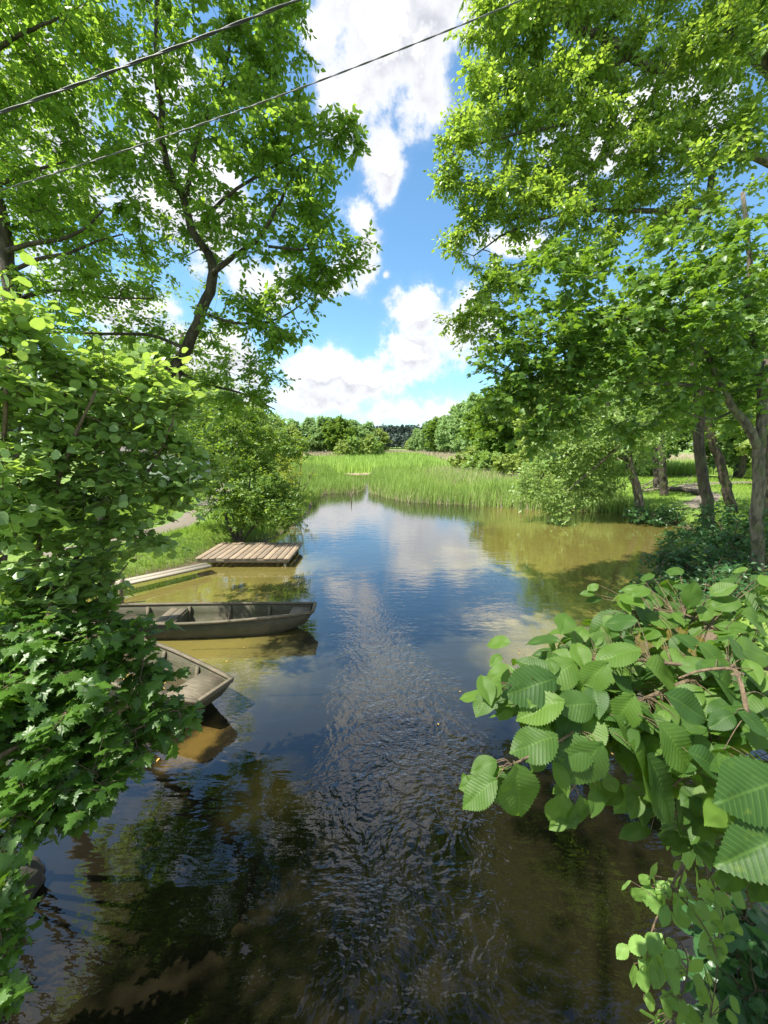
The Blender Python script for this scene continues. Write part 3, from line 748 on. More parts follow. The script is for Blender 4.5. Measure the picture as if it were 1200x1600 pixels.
# 1 leaning alder over the left bank
b0 = base_at(-5.9, 7.6)
tr = [b0] + [PY(165, 740, 7.5)] + L_(7.4, (225, 630), (290, 545), (322, 470), (333, 425), (325, 395))
mainU = L_(7.4, (325, 395), (300, 360), (287, 310), (265, 270), (252, 215), (252, 170), (245, 110), (245, 15), (255, -150), (240, -300), (230, -500))
limbs = [(tr, .115, .075), (mainU, .07, .02),
  (L_(7.2, (292, 305), (305, 230), (325, 180), (345, 140), (357, 80), (362, 0), (380, -120)), .042, .014),
  (L_(7.2, (331, 428), (365, 400), (402, 375), (430, 330), (450, 290), (475, 250)), .048, .013),
  (L_(7.0, (308, 358), (330, 330), (370, 295), (420, 265), (470, 235), (535, 212)), .034, .009),
  (L_(7.2, (292, 545), (230, 523), (160, 522), (95, 519), (40, 524)), .035, .012),
  (L_(7.1, (318, 490), (370, 505), (430, 500), (480, 470)), .03, .01),
  (L_(6.8, (420, 385), (470, 390), (520, 385), (565, 400)), .022, .008),
  (L_(7.6, (268, 575), (320, 600), (380, 615), (430, 640)), .035, .012),
  (L_(7.4, (250, 190), (190, 140), (130, 90), (60, 60)), .04, .015)]
bl = [bpx(*q) for q in [(330, 60, 7.2, 110, 100, 60), (200, 200, 7.5, 120, 110, 60), (430, 90, 7.0, 60, 85, 26), (395, 190, 7.0, 90, 75, 36), (470, 225, 6.8, 70, 45, 22), (545, 212, 6.7, 38, 28, 10),
  (400, 320, 7.1, 110, 70, 46), (500, 320, 6.8, 55, 45, 16), (535, 395, 6.7, 50, 30, 13), (250, 330, 7.5, 110, 90, 48), (450, 420, 7.0, 80, 50, 24), (440, 495, 7.0, 70, 40, 18), (380, 530, 7.3, 70, 60, 26), (500, 440, 6.9, 35, 25, 5),
  (150, 400, 7.7, 120, 80, 46), (200, 560, 7.6, 110, 55, 40), (390, 600, 7.6, 60, 35, 16), (330, 620, 7.8, 70, 40, 22), (110, 70, 7.5, 110, 100, 50),
  (300, -130, 7.4, 200, 130, 70), (120, -150, 7.2, 180, 130, 50), (430, -60, 7.0, 70, 80, 24), (280, -380, 6.8, 170, 170, 36), (60, -420, 6.6, 200, 200, 36), (200, -700, 6.0, 240, 200, 44), (-40, -820, 5.8, 220, 220, 30), (60, 250, 7.8, 90, 110, 36), (60, 480, 7.6, 80, 60, 22)]]
make_tree('alder_tree', 'tall leaning alder with curved forked trunk on the left bank', 'tree', b0, limbs, bl, T_SMALL, 'alder', .088, seed=11, bark='barkdark', per=7, lpt=8, tw=.28, tilt=.65)

# 2 dark straight tree at the left edge
b0 = base_at(-6.9, 6.2)
tr = [b0] + L_(6.2, (20, 640), (22, 540), (18, 480), (8, 400), (-4, 320), (-12, 240), (-10, 100), (0, -80))
limbs = [(tr, .14, .05), (L_(6.1, (10, 392), (55, 380), (100, 372), (135, 355), (162, 328)), .035, .012), (L_(6.2, (15, 425), (60, 405), (110, 395), (150, 378), (192, 366)), .03, .01),
  (L_(6.4, (22, 470), (70, 455), (120, 456), (170, 465), (240, 466)), .035, .01), (L_(6.0, (-8, 290), (30, 275), (70, 262), (104, 252)), .03, .01), (L_(5.8, (-10, 80), (30, 55), (70, 38), (95, 25)), .03, .01)]
bl = [bpx(*q) for q in [(60, 180, 6.3, 90, 70, 26), (20, 60, 6.1, 90, 80, 34), (90, 330, 6.3, 90, 60, 26), (150, 440, 6.4, 90, 40, 20), (30, 480, 6.3, 60, 50, 16), (30, 330, 6.6, 60, 60, 20), (-60, 200, 6.2, 90, 130, 30),
  (-120, -60, 5.6, 200, 130, 50), (60, -90, 5.6, 140, 110, 40), (-150, 100, 5.0, 140, 160, 36)]]
make_tree('alder_tree', 'dark straight trunked tree with level side branches at the far left edge', 'tree', b0, limbs, bl, T_SMALL, 'alder', .08, seed=12, bark='barkdark', per=8, lpt=7, tw=.34, tilt=.65)

# 2b unseen tree added behind the bridge, crown placed to shade near water
b0 = base_at(-5.6, -4.5)
limbs = [([b0, b0 + (.3, .3, 3), b0 + (1.0, .8, 6), b0 + (.2, 1.8, 8.3)], .2, .08), ([b0 + (1.0, .8, 6), (-4.4, -2.0, 8.0), (-4.8, -.6, 8.6), (-4.6, .8, 8.8)], .09, .02), ([b0 + (1.0, .8, 6), (-4.0, -1.0, 8.6), (-3.5, 1.2, 10.0)], .07, .02)]
limbs = [([np.asarray(q, float) for q in a], c, d) for a, c, d in limbs]
make_tree('alder_tree', 'unseen tree added beside the bridge so its high crown shades the near water', 'tree', b0, limbs, [((-4.7, .5, 8.6), (1.5, 1.2, 1.1), 44), ((-6.4, -.4, 8.2), (1.4, 1.3, 1.0), 30), ((-4.6, -1.5, 9.0), (1.7, 1.2, 1.0), 28), ((-3.5, 1.7, 10.4), (1.0, 1.0, .7), 20)], T_SMALL, 'alder', .10, seed=19, bark='barkdark', per=7, lpt=7, tw=.42)

# 3 sunlit hazel bush
b0 = base_at(-4.3, 3.4)
limbs = [([b0, PY(20, 1040, 3.1), PY(60, 850, 3.0), PY(110, 700, 3.0), PY(150, 610, 3.1)], .03, .008), ([b0, PY(-60, 900, 3.0), PY(0, 760, 2.9), PY(10, 600, 2.9), PY(20, 530, 3.0)], .028, .008),
  ([b0, PY(70, 960, 3.2), PY(150, 830, 3.3), PY(230, 740, 3.4), PY(270, 660, 3.4)], .026, .007), ([b0, PY(100, 1000, 3.0), PY(160, 930, 3.1), PY(200, 880, 3.2)], .02, .006)]
bl = [bpx(*q) for q in [(30, 640, 3.1, 60, 45, 11), (110, 610, 3.3, 45, 30, 8), (185, 655, 3.4, 50, 35, 9), (120, 690, 3.2, 60, 30, 10), (245, 690, 3.5, 40, 28, 8), (40, 725, 2.9, 65, 40, 12), (175, 750, 3.2, 60, 35, 12), (255, 765, 3.4, 35, 30, 7),
  (90, 790, 3.1, 65, 35, 11), (20, 810, 3.0, 45, 50, 9), (190, 820, 3.3, 45, 25, 6), (80, 870, 3.0, 55, 30, 7), (20, 910, 3.0, 50, 40, 8), (110, 930, 3.1, 55, 30, 8), (15, 540, 3.0, 35, 35, 8), (75, 560, 3.2, 35, 22, 5), (20, 495, 3.0, 18, 18, 3),
  (165, 575, 3.4, 28, 18, 4), (230, 590, 3.5, 18, 26, 4), (278, 625, 3.5, 16, 18, 3), (215, 620, 3.4, 30, 20, 4), (292, 720, 3.5, 14, 18, 3), (240, 845, 3.3, 18, 10, 2), (155, 880, 3.2, 35, 18, 4), (10, 590, 2.6, 25, 25, 4), (10, 760, 2.5, 25, 40, 5)]]
make_tree('hazel_bush', 'sunlit round leaved bush covering the left edge above the boats', 'bush', b0, limbs, bl, T_ROUND, 'hazel', .068, seed=13, bark='twig', per=8, lpt=6, tw=.32, tilt=.5, flat=.35, droop=.15, crown='foliage', trunk='stem', rand_size=.5)

# 4 maple sapling over the boats
b0 = base_at(-3.9, 2.6)
limbs = [([b0, PY(-30, 1150, 2.3), PY(20, 1080, 2.4), PY(65, 1000, 2.6), PY(80, 940, 2.8)], .03, .012), ([b0, PY(-20, 1200, 2.1), PY(60, 1150, 2.3), PY(150, 1080, 2.6), PY(230, 1030, 2.9)], .02, .007),
  ([b0, PY(-10, 1260, 2.0), PY(80, 1190, 2.2), PY(190, 1150, 2.5), PY(270, 1110, 2.7)], .018, .006), ([b0, PY(-30, 1300, 1.9), PY(40, 1260, 2.0), PY(100, 1240, 2.1)], .015, .006)]
bl = [bpx(*q) for q in [(60, 1010, 2.7, 70, 45, 22), (150, 1010, 2.8, 70, 40, 16), (110, 960, 2.9, 70, 30, 10), (20, 965, 2.8, 45, 35, 8), (60, 1100, 2.4, 80, 60, 34), (160, 1100, 2.6, 70, 50, 24), (205, 1045, 2.8, 35, 30, 5), (240, 1125, 2.7, 45, 30, 11), (160, 1180, 2.4, 60, 40, 15),
  (70, 1200, 2.2, 70, 55, 20), (70, 1270, 2.0, 50, 45, 11), (120, 1240, 2.1, 40, 35, 6), (-30, 1150, 2.2, 40, 100, 10), (-10, 1030, 2.6, 60, 60, 16), (200, 990, 2.9, 45, 18, 4)]]
make_tree('maple_sapling', 'spreading young maple with lobed leaves hanging over the half hidden boat', 'tree', b0, limbs, bl, T_MAPLE, 'maple', .095, seed=14, bark='twig', per=5, lpt=4, tw=.22, tilt=.38, droop=.3, flat=.4, rand_size=.5, crown='foliage', trunk='stem')

# 4b undergrowth lit between the stems on the left bank
for k, (x, y, r, lab) in enumerate([(-5.3, 4.6, .7, 'low leafy undergrowth behind the maple stem, beside the boat ends'), (-4.2, 2.3, .6, 'dark leafy clump at the foot of the young maple'), (-7.6, 6.0, .8, 'broad low bush behind the boat ends')]):
    bb = base_at(x, y)
    make_tree('undergrowth_bush', lab, 'bush', bb, [([bb, bb + (0, 0, r * .5), bb + (.1, 0, r * .9)], .015, .005)], [(bb + (0, 0, r * .55), (r * 1.1, r, r * .6), 40)], T_SMALL, 'wood', .06, seed=30 + k, bark='twig', per=5, lpt=5, tw=.18, crown='foliage', trunk='stem')
bb = base_at(-3.0, 1.3)
make_tree('bramble_sprig', 'drooping dark sprig at the lower left corner', 'plant', bb, [([bb, PD(-60, 1420, 2.0), PD(-10, 1440, 1.95), PD(8, 1500, 1.95)], .01, .004)], [(PD(2, 1440, 1.95), (.09, .12, .2), 9), (PD(5, 1530, 1.9), (.09, .12, .12), 7), (PD(-50, 1480, 2.), (.15, .2, .3), 10)], T_MAPLE, 'maple', .075, seed=33, bark='twig', per=4, lpt=3, tw=.12, crown='foliage', trunk='stem')

# 5 bush by the landing stage and neighbours along the left bank
b0 = base_at(-5.1, 13.0)
limbs = [([b0, PY(385, 800, 13), PY(392, 740, 13)], .07, .02), ([b0, PY(365, 810, 13.1), PY(340, 740, 13.1)], .05, .015), ([b0, PY(410, 805, 13), PY(435, 760, 13)], .05, .012), ([b0, PY(350, 790, 13.2), PY(370, 690, 13.4), PY(400, 640, 13.5)], .06, .015)]
bl = [bpx(*q) for q in [(390, 760, 13, 60, 50, 80), (350, 710, 13.2, 60, 50, 60), (420, 700, 13.4, 60, 35, 50), (430, 795, 12.8, 42, 34, 40), (390, 805, 13, 40, 25, 26), (335, 780, 13.4, 40, 30, 24), (455, 770, 13.2, 25, 22, 12), (350, 790, 13, 45, 30, 14), (400, 660, 13.6, 60, 25, 24), (450, 690, 13.4, 30, 22, 8), (330, 665, 13.5, 60, 30, 22)]]
make_tree('alder_bush', 'dark stemmed bush overhanging the back of the platform', 'bush', b0, limbs, bl, T_SMALL, 'wood', .105, seed=15, bark='barkdark', per=7, lpt=7, tw=.4, crown='foliage', trunk='stem')
b0 = base_at(*PG(290, 800, .6)[:2])
yb = b0[1]
make_tree('riverside_tree', 'upright dark trunk beside the sandy path, seen through leaves', 'tree', b0, [([b0] + L_(yb, (291, 740), (288, 660), (280, 600), (285, 520)), .16, .07)], [bpx(290, 600, yb, 90, 60, 50), bpx(350, 560, yb + 1, 80, 60, 36), bpx(220, 580, yb, 90, 70, 40), bpx(290, 670, yb + 1, 60, 25, 16), bpx(280, 480, yb, 110, 60, 40)], T_SMALL, 'wood', .13, seed=16, bark='barkdark', per=5, lpt=6, tw=.5)
b0 = base_at(-4.9, 21.5)
make_tree('willow_shrub', 'yellow green willow shrub on the bank where the reeds begin', 'shrub', b0, [([b0, b0 + (.2, 0, 1.2), b0 + (.3, 0, 2.4)], .04, .01), ([b0, b0 + (-.3, 0, 1.2), b0 + (-.8, 0, 2.2)], .03, .01), ([b0, b0 + (.6, 0, .9), b0 + (1.0, 0, 1.7)], .03, .01)], [bpx(445, 735, 21.5, 40, 24, 30), bpx(465, 765, 21.3, 26, 24, 14), bpx(430, 775, 21.5, 32, 24, 14)], T_SMALL, 'yellow', .13, seed=17, bark='twig', per=5, lpt=6, tw=.4, crown='foliage', trunk='stem')
b0 = base_at(-4.3, 17.0)
make_tree('willow_shrub', 'small bright shrub low at the water edge past the platform', 'shrub', b0, [([b0, b0 + (.1, 0, .8), b0 + (.2, 0, 1.3)], .03, .008)], [bpx(455, 800, 17, 26, 22, 18), bpx(440, 775, 17.3, 26, 20, 12)], T_SMALL, 'light', .10, seed=18, bark='twig', per=5, lpt=6, tw=.3, crown='foliage', trunk='stem')

# hut seen through the leaves
hx, hy = PY(300, 735, 26)[:2]
hut = thing('hut', 'low pale walled hut half hidden behind the left bank trees', 'hut', (hx - 3.6, hy + 3, gh(hx - 3.6, hy) - .5), rotz=.15)
g = MB(); g.box((0, 0, 1.3), (5.6, 3.6, 2.6), bev=.02); g.build('wall', M['wallwhite'], hut)
g = MB(); rw, rd = 3.15, 2.2
g.add([(-rw, -rd, 2.5), (rw, -rd, 2.5), (rw, 0, 3.5), (-rw, 0, 3.5), (-rw, rd, 2.5), (rw, rd, 2.5), (-rw, -rd, 2.38), (rw, -rd, 2.38), (rw, 0, 3.38), (-rw, 0, 3.38), (-rw, rd, 2.38), (rw, rd, 2.38)],
      [(0, 1, 2, 3), (3, 2, 5, 4), (9, 8, 7, 6), (10, 11, 8, 9), (0, 6, 7, 1), (4, 5, 11, 10), (0, 3, 9, 6), (3, 4, 10, 9), (2, 1, 7, 8), (5, 2, 8, 11)]); g.build('roof', M['roof'], hut)

# ------------------------------------------------------------------ right bank
# C great crown upper right
b0 = base_at(13.2, 8.5)
limbs = [([b0, b0 + (0, .2, 3), b0 + (-.3, .6, 6.5), PY(1130, 30, 9.5)], .34, .18), (L_(9.5, (1130, 30), (1062, 75), (1030, 105), (970, 78), (930, 52), (895, 42), (860, 5), (820, -60)), .14, .03),
  (L_(9.3, (1025, 110), (985, 90), (960, 110), (930, 135), (880, 190), (830, 205), (780, 215), (720, 235), (680, 270)), .07, .012), ([b0 + (-.3, .6, 6.0), PY(1170, 240, 9), PY(1100, 330, 9.), PY(1040, 400, 9)], .10, .02),
  (L_(9.6, (1150, -20), (1080, -120), (980, -200), (850, -230)), .1, .03), (L_(9.2, (1110, 330), (1000, 330), (900, 330), (800, 360), (740, 400)), .06, .012), (L_(9.3, (1060, 80), (1000, 180), (930, 260), (860, 300)), .06, .015)]
bl = [bpx(*q) for q in [(800, 50, 9.2, 85, 80, 50), (900, 90, 9.6, 90, 90, 60), (1020, 110, 9.4, 110, 110, 74), (1140, 130, 8.8, 100, 130, 64), (770, 160, 9.2, 65, 55, 28), (735, 225, 9.0, 50, 45, 16), (690, 275, 8.9, 32, 22, 6),
  (860, 200, 9.4, 90, 80, 54), (960, 250, 9.3, 110, 90, 64), (1080, 290, 8.9, 110, 90, 56), (820, 300, 9.1, 70, 55, 34), (755, 315, 9.0, 50, 45, 15), (900, 360, 9.2, 100, 60, 46), (740, 385, 9.0, 38, 40, 10), (780, 440, 9.0, 50, 45, 17), (740, 500, 8.9, 45, 35, 10),
  (1160, 20, 9.0, 80, 90, 40), (850, -60, 9.4, 110, 90, 44), (1000, -80, 9.5, 150, 110, 60), (800, -180, 9.4, 130, 100, 40), (1000, -280, 9.4, 250, 130, 40), (900, -520, 8.4, 190, 170, 34), (1120, -520, 8.4, 200, 190, 40), (980, -860, 7.4, 260, 200, 50), (740, 20, 9.2, 35, 50, 8)]]
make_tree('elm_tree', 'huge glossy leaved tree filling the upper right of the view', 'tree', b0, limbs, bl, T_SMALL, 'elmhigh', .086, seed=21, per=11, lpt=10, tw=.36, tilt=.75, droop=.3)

# D front maple with slim trunk
b0 = base_at(*PG(1185, 912, .7)[:2]); y4 = b0[1]
T4 = [b0] + L_(y4, (1184, 860), (1183, 790), (1184, 730), (1186, 690))
limbs = [(T4, .11, .09), (L_(y4, (1185, 700), (1172, 672), (1152, 645), (1135, 620), (1118, 580), (1098, 548), (1050, 520), (980, 500)), .085, .02), (L_(y4, (1187, 700), (1192, 630), (1184, 560), (1168, 500), (1170, 400), (1160, 300)), .09, .03),
  (L_(y4, (1130, 612), (1060, 600), (980, 600), (900, 590), (840, 600)), .04, .01), (L_(y4, (1186, 640), (1230, 560), (1250, 450)), .06, .03), (L_(y4 + .3, (1150, 640), (1110, 655), (1060, 640)), .03, .01)]
bl = [bpx(*q) for q in [(790, 570, y4, 48, 45, 20), (830, 640, y4, 50, 45, 24), (770, 505, y4 + .3, 40, 40, 10), (870, 530, y4, 80, 65, 40), (900, 620, y4, 70, 50, 26), (960, 470, y4 + .3, 100, 65, 40), (980, 570, y4, 90, 60, 36), (1080, 500, y4, 100, 80, 44),
  (1160, 440, y4, 80, 90, 36), (1060, 600, y4 + .4, 80, 40, 18), (1160, 590, y4, 60, 60, 20), (1000, 640, y4 + .6, 70, 30, 10), (870, 440, y4 + .2, 75, 50, 26), (1080, 390, y4, 90, 60, 30), (1250, 500, y4, 80, 150, 30), (840, 690, y4, 22, 22, 5), (1090, 650, y4 + .8, 60, 26, 12), (990, 670, y4 + 1, 50, 22, 10), (800, 610, y4, 45, 45, 16), (900, 560, y4, 70, 60, 34), (780, 440, y4 + .6, 40, 50, 14), (1000, 520, y4 - .3, 90, 70, 34), (1120, 560, y4 - .2, 80, 60, 24)]]
make_tree('maple_tree', 'slim grey trunk forking beside the right edge, with a dark low crown', 'tree', b0, limbs, bl, T_MAPLE, 'mapledark', .115, seed=22, per=6, lpt=4, tw=.34, tilt=.55, droop=.35)

# E light drooping alder near the reeds
b0 = base_at(*PG(1003, 799, .35)[:2]); ye = b0[1]
limbs = [([b0] + L_(ye, (996, 765), (985, 730), (980, 700), (960, 650), (930, 600)), .21, .08), (L_(ye, (982, 720), (940, 700), (890, 705), (850, 740), (835, 770)), .1, .03), (L_(ye - 1, (975, 690), (930, 730), (890, 765), (872, 800)), .07, .02)]
bl = [bpx(*q) for q in [(900, 700, ye, 70, 45, 90), (850, 745, ye - .5, 42, 38, 52), (872, 795, ye - 1.2, 18, 26, 20), (930, 740, ye, 55, 35, 60), (915, 770, ye - .6, 30, 20, 16), (960, 670, ye - .6, 80, 45, 90), (870, 670, ye, 50, 30, 26), (1010, 700, ye + .5, 50, 35, 28), (830, 770, ye - 1, 22, 22, 10), (940, 600, ye, 80, 50, 40)]]
make_tree('willow_tree', 'pale leaved tree drooping to the water beside the right reed bed', 'tree', b0, limbs, bl, T_SMALL, 'light', .15, seed=23, per=6, lpt=6, tw=.6, droop=.4)

# T2, T3 two thick dark trunks, T5 thin pair
def simple_tree(lab, px, py, gz, pts, r, blobs, lm, size, seed, bark='barkmid', cat='tree', name='woodland_tree', T=T_SMALL, **kw):
    b = base_at(*PG(px, py, gz)[:2]); yb = b[1]
    flare = [b, b + (np.array(PY(pts[0][0], pts[0][1], yb)) - b) * .5]
    return make_tree(name, lab, cat, b, [(flare + L_(yb, *pts), r, r * .6)] , [bpx(a, c, yb + e, f, g_, n) for (a, c, e, f, g_, n) in blobs], T, lm, size, seed=seed, bark=bark, group='trees on the right bank', **kw)
simple_tree('thick rough dark trunk nearest the water, left one of the leaning pair', 1108, 832, .6, [(1103, 770), (1094, 700), (1092, 640), (1092, 560), (1085, 440)], .19, [(1060, 560, 0, 90, 60, 44), (1120, 500, 0, 90, 80, 44), (1040, 470, 1, 90, 70, 40), (1130, 650, .5, 60, 30, 14), (1040, 640, .5, 60, 25, 14)], 'wood', .13, 41, per=5, lpt=6, tw=.5)
simple_tree('thick dark trunk leaning left behind the one nearest the water', 1146, 800, .7, [(1130, 740), (1112, 685), (1095, 620), (1080, 540)], .20, [(1150, 620, 1, 90, 50, 40), (1080, 580, 1, 90, 60, 40), (1190, 520, 1, 90, 90, 44)], 'wood', .14, 42, per=5, lpt=6, tw=.55)
simple_tree('thin upright pale trunk, right one of the close pair by the brushwood', 1038, 774, .75, [(1036, 740), (1034, 700), (1032, 640)], .22, [(1030, 640, 0, 60, 40, 30), (1000, 600, 0, 70, 50, 30)], 'wood', .16, 43, per=5, lpt=6, tw=.6)
simple_tree('dark upright trunk, left one of the close pair by the brushwood', 1028, 768, .75, [(1028, 735), (1026, 700), (1030, 640)], .26, [(1040, 690, 1, 50, 22, 14), (1060, 620, 1, 70, 50, 30)], 'wood', .16, 44, bark='barkdark', per=5, lpt=6, tw=.6)
simple_tree('grey trunk just behind the slim forked one at the right edge', 1196, 800, .9, [(1196, 730), (1198, 660), (1200, 560)], .3, [(1200, 560, 0, 90, 70, 40), (1170, 660, 0, 50, 30, 16), (1230, 640, 0, 60, 60, 16)], 'wood', .14, 45, per=5, lpt=6, tw=.5)

# brushwood and fallen log
q = PG(1045, 768, .75); g = MB(); rg = np.random.default_rng(8)
for k in range(16):
    a = q + np.array([rg.uniform(-2.2, 1.0), rg.uniform(-.8, .8), .05]); b = a + np.array([rg.uniform(.8, 1.8), rg.uniform(-.5, .5), rg.uniform(-.1, .9)])
    g.tube([a, (a + b) / 2 + rg.normal(size=3) * .08, b], [.035, .03, .012], 5)
tag(g.build('brushwood_pile', M['straybark'], None, q, origin=q, smooth=True), 'heap of dry branches leaning against the close pair of trunks', 'brushwood')
a, b = PG(1042, 764, .95), PG(1092, 770, .95); g = MB(); g.tube(crv([a, (a + b) / 2 + (0, 0, .08), b]), .13, 10)
tag(g.build('fallen_log', M['barkdark'], None, a, origin=a, smooth=True), 'dark fallen log on the grass between the trunks', 'log')

# understorey shrubs on the right bank
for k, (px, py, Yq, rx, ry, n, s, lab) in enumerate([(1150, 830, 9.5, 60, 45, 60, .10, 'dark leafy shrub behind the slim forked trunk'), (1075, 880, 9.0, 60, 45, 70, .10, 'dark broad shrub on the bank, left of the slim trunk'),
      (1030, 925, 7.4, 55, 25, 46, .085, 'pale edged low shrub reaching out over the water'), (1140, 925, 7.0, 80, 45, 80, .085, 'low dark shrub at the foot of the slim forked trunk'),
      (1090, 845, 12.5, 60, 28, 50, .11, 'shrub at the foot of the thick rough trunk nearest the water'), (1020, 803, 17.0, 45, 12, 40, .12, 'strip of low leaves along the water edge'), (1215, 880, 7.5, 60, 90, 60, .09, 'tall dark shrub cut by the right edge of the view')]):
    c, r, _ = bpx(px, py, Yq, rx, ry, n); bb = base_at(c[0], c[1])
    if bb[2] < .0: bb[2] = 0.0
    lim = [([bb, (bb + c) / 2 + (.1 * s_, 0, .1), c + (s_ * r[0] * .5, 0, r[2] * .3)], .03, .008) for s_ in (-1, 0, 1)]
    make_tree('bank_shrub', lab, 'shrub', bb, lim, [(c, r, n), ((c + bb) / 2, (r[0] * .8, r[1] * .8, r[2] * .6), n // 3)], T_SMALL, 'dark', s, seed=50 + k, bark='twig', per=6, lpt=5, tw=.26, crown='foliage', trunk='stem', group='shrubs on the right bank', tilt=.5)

# ------------------------------------------------------------------ foreground elm branches
ELMS = [tmpl_elm(seed=k, fat=f, droop=dr, fold=fo) for k, (f, dr, fo) in enumerate([(.36, .20, .12), (.34, .32, .20), (.37, .12, .06), (.33, .26, .26)])]
b0 = base_at(4.6, 1.2)
rg = np.random.default_rng(77)
HERO = [  # px, py of the stalk end, px, py of the tip, depth, lift of the face towards the viewer
 (805, 1195, 822, 1282, .84, .9), (775, 1218, 722, 1250, .84, .3), (940, 1160, 893, 1222, .92, .7), (880, 1095, 806, 1110, .95, .8), (868, 1060, 792, 1078, 1.0, .6), (985, 1165, 1045, 1240, .9, .3), (930, 1165, 862, 1180, .93, .7),
 (1040, 1085, 1118, 1118, .92, .8), (1030, 1130, 1098, 1205, .88, .8), (1075, 1175, 1150, 1200, .86, .8), (1225, 1215, 1130, 1248, .80, .9), (1230, 1300, 1138, 1348, .76, .9), (1000, 1015, 930, 1020, 1.05, .4), (1010, 1040, 1080, 1060, 1.05, .8),
 (900, 1035, 850, 1060, 1.05, .9), (950, 1035, 905, 1075, 1.0, .8), (1090, 1005, 1150, 1040, 1.1, .8), (975, 960, 920, 985, 1.3, .7), (1075, 950, 1090, 905, 1.3, .9), (1060, 975, 1010, 955, 1.3, .8), (1110, 1050, 1180, 1085, 1.0, .8),
 (1150, 1110, 1215, 1140, .9, .8), (930, 1100, 870, 1095, .97, .9), (990, 1085, 955, 1140, .95, .7), (880, 1240, 872, 1295, .95, .6), (905, 1245, 912, 1298, .95, .6), (870, 1150, 800, 1165, .92, .3), (960, 1120, 1010, 1165, .94, .6),
 (1010, 1180, 1075, 1285, .95, .3), (1160, 960, 1215, 975, 1.2, .8), (1150, 1010, 1210, 1020, 1.1, .8), (1110, 930, 1150, 905, 1.35, .8), (1160, 1050, 1220, 1060, 1.0, .7)]
P, A, Nn, S = [], [], [], []; tips = []
vd = np.array([0, -math.cos(PITCH), math.sin(PITCH)])
for (x0, y0, x1, y1, zc, lift) in HERO:
    a = PD(x0, y0, zc); b = PD(x1, y1, zc * rg.uniform(.95, 1.02)) + np.array([0, 0, -.012])
    ax = b - a; P.append(a); A.append(ax); S.append(np.linalg.norm(ax) * 1.02); tips.append(a)
    Nn.append(norm(np.array([rg.normal() * .22, rg.normal() * .22, 1.0]) + vd * (lift * 1.1) + 0 * ax))
# fill leaves on the same sprays
for (x, y, zc, n) in [(795, 1192, .87, 5), (850, 1175, .92, 7), (890, 1262, .97, 7), (930, 1215, .98, 5), (745, 1225, .87, 2)]:
    for k in range(n):
        q = PD(x + rg.normal() * 13, y + rg.normal() * 12, zc * rg.uniform(.99, 1.05)); P.append(q); A.append([-.4 + .6 * rg.normal(), -.2 + .5 * rg.normal(), -.5]); S.append(rg.uniform(.035, .075)); Nn.append(norm(np.array([rg.normal() * .3, rg.normal() * .3 - .25, 1.0]))); tips.append(q)
poly = [(1040, 1110, 1.0), (1140, 1070, 1.0), (990, 1130, .98), (930, 1085, 1.02), (800, 1080, .98), (840, 1060, 1.02), (880, 1030, 1.08), (930, 1000, 1.15), (960, 960, 1.3), (1010, 940, 1.4), (1060, 930, 1.4), (1120, 950, 1.35), (1180, 990, 1.2), (900, 1120, 1.0), (950, 1100, 1.02), (1000, 1070, 1.1), (1050, 1030, 1.15),
        (1100, 1090, 1.02), (1160, 1130, .95), (1040, 1160, 1.0), (1100, 1180, .95), (1170, 1190, .85), (1010, 1230, 1.05), (1130, 1040, 1.1), (980, 1010, 1.2), (930, 1060, 1.1), (870, 1110, 1.0), (1190, 1080, 1.0), (1200, 1250, .8), (1200, 930, 1.4), (1150, 1260, .95), (1060, 990, 1.25), (1090, 1290, 1.1), (1180, 1330, 1.0)]
for (x, y, zc) in poly:
    for k in range(24):
        q = PD(x + rg.normal() * 28, y + rg.normal() * 22, zc * rg.uniform(.99, 1.14))
        an = rg.uniform(0, 2 * math.pi); ax = np.array([-.55 + .8 * math.cos(an), -.25 + .8 * math.sin(an), -.28 + rg.normal() * .18])
        P.append(q); A.append(ax); S.append(rg.uniform(.045, .10)); Nn.append(norm(np.array([rg.normal() * .3, rg.normal() * .3 - .15, 1.0]))); tips.append(q)
P, A, Nn, S = map(np.array, (P, A, Nn, S)); n = len(P)
V, FL, R, UV = put_leaves(ELMS, P, A, Nn, S, rg.uniform(0, 1, n))
rootE = thing('elm_tree', 'elm boughs with big toothed leaves leaning in at the lower right', 'tree', b0)
# woody part: trunk outside the frame, boughs into the view, stalks to every leaf
mb = MB(); hub = b0 + (0, 0, 0)
main = crv([hub, b0 + (-.3, 0, 1.2), PD(1560, 1130, 1.35), PD(1330, 1060, 1.2), PD(1190, 1040, 1.15)]); mb.tube(main, np.linspace(.11, .012, len(main)), 10)
bough = [[PD(1190, 1040, 1.15), PD(1100, 1055, 1.1), PD(1010, 1090, 1.05), PD(940, 1120, 1.0), PD(860, 1165, .93), PD(800, 1195, .86)], [PD(1240, 1050, 1.16), PD(1150, 1000, 1.25), PD(1070, 960, 1.35), PD(1000, 955, 1.35)],
         [PD(1190, 1040, 1.15), PD(1080, 1040, 1.1), PD(960, 1030, 1.1), PD(870, 1060, 1.05), PD(810, 1085, 1.0)], [PD(1300, 1070, 1.2), PD(1230, 1180, .95), PD(1180, 1250, .85)], [PD(1230, 1050, 1.16), PD(1150, 1120, 1.05), PD(1080, 1200, 1.0), PD(1030, 1250, 1.05)],
         [PD(1168, 1115, .90), PD(1155, 1060, .93), PD(1140, 1045, .96), PD(1095, 1048, 1.0), PD(1060, 1060, 1.02)], [PD(940, 1120, 1.0), PD(920, 1190, .97), PD(885, 1245, .95)]]
nd = []
for bgh in bough:
    c = crv(bgh); mb.tube(c, np.linspace(.006, .0025, len(c)), 6); nd.append(c)
nd = np.vstack(nd)
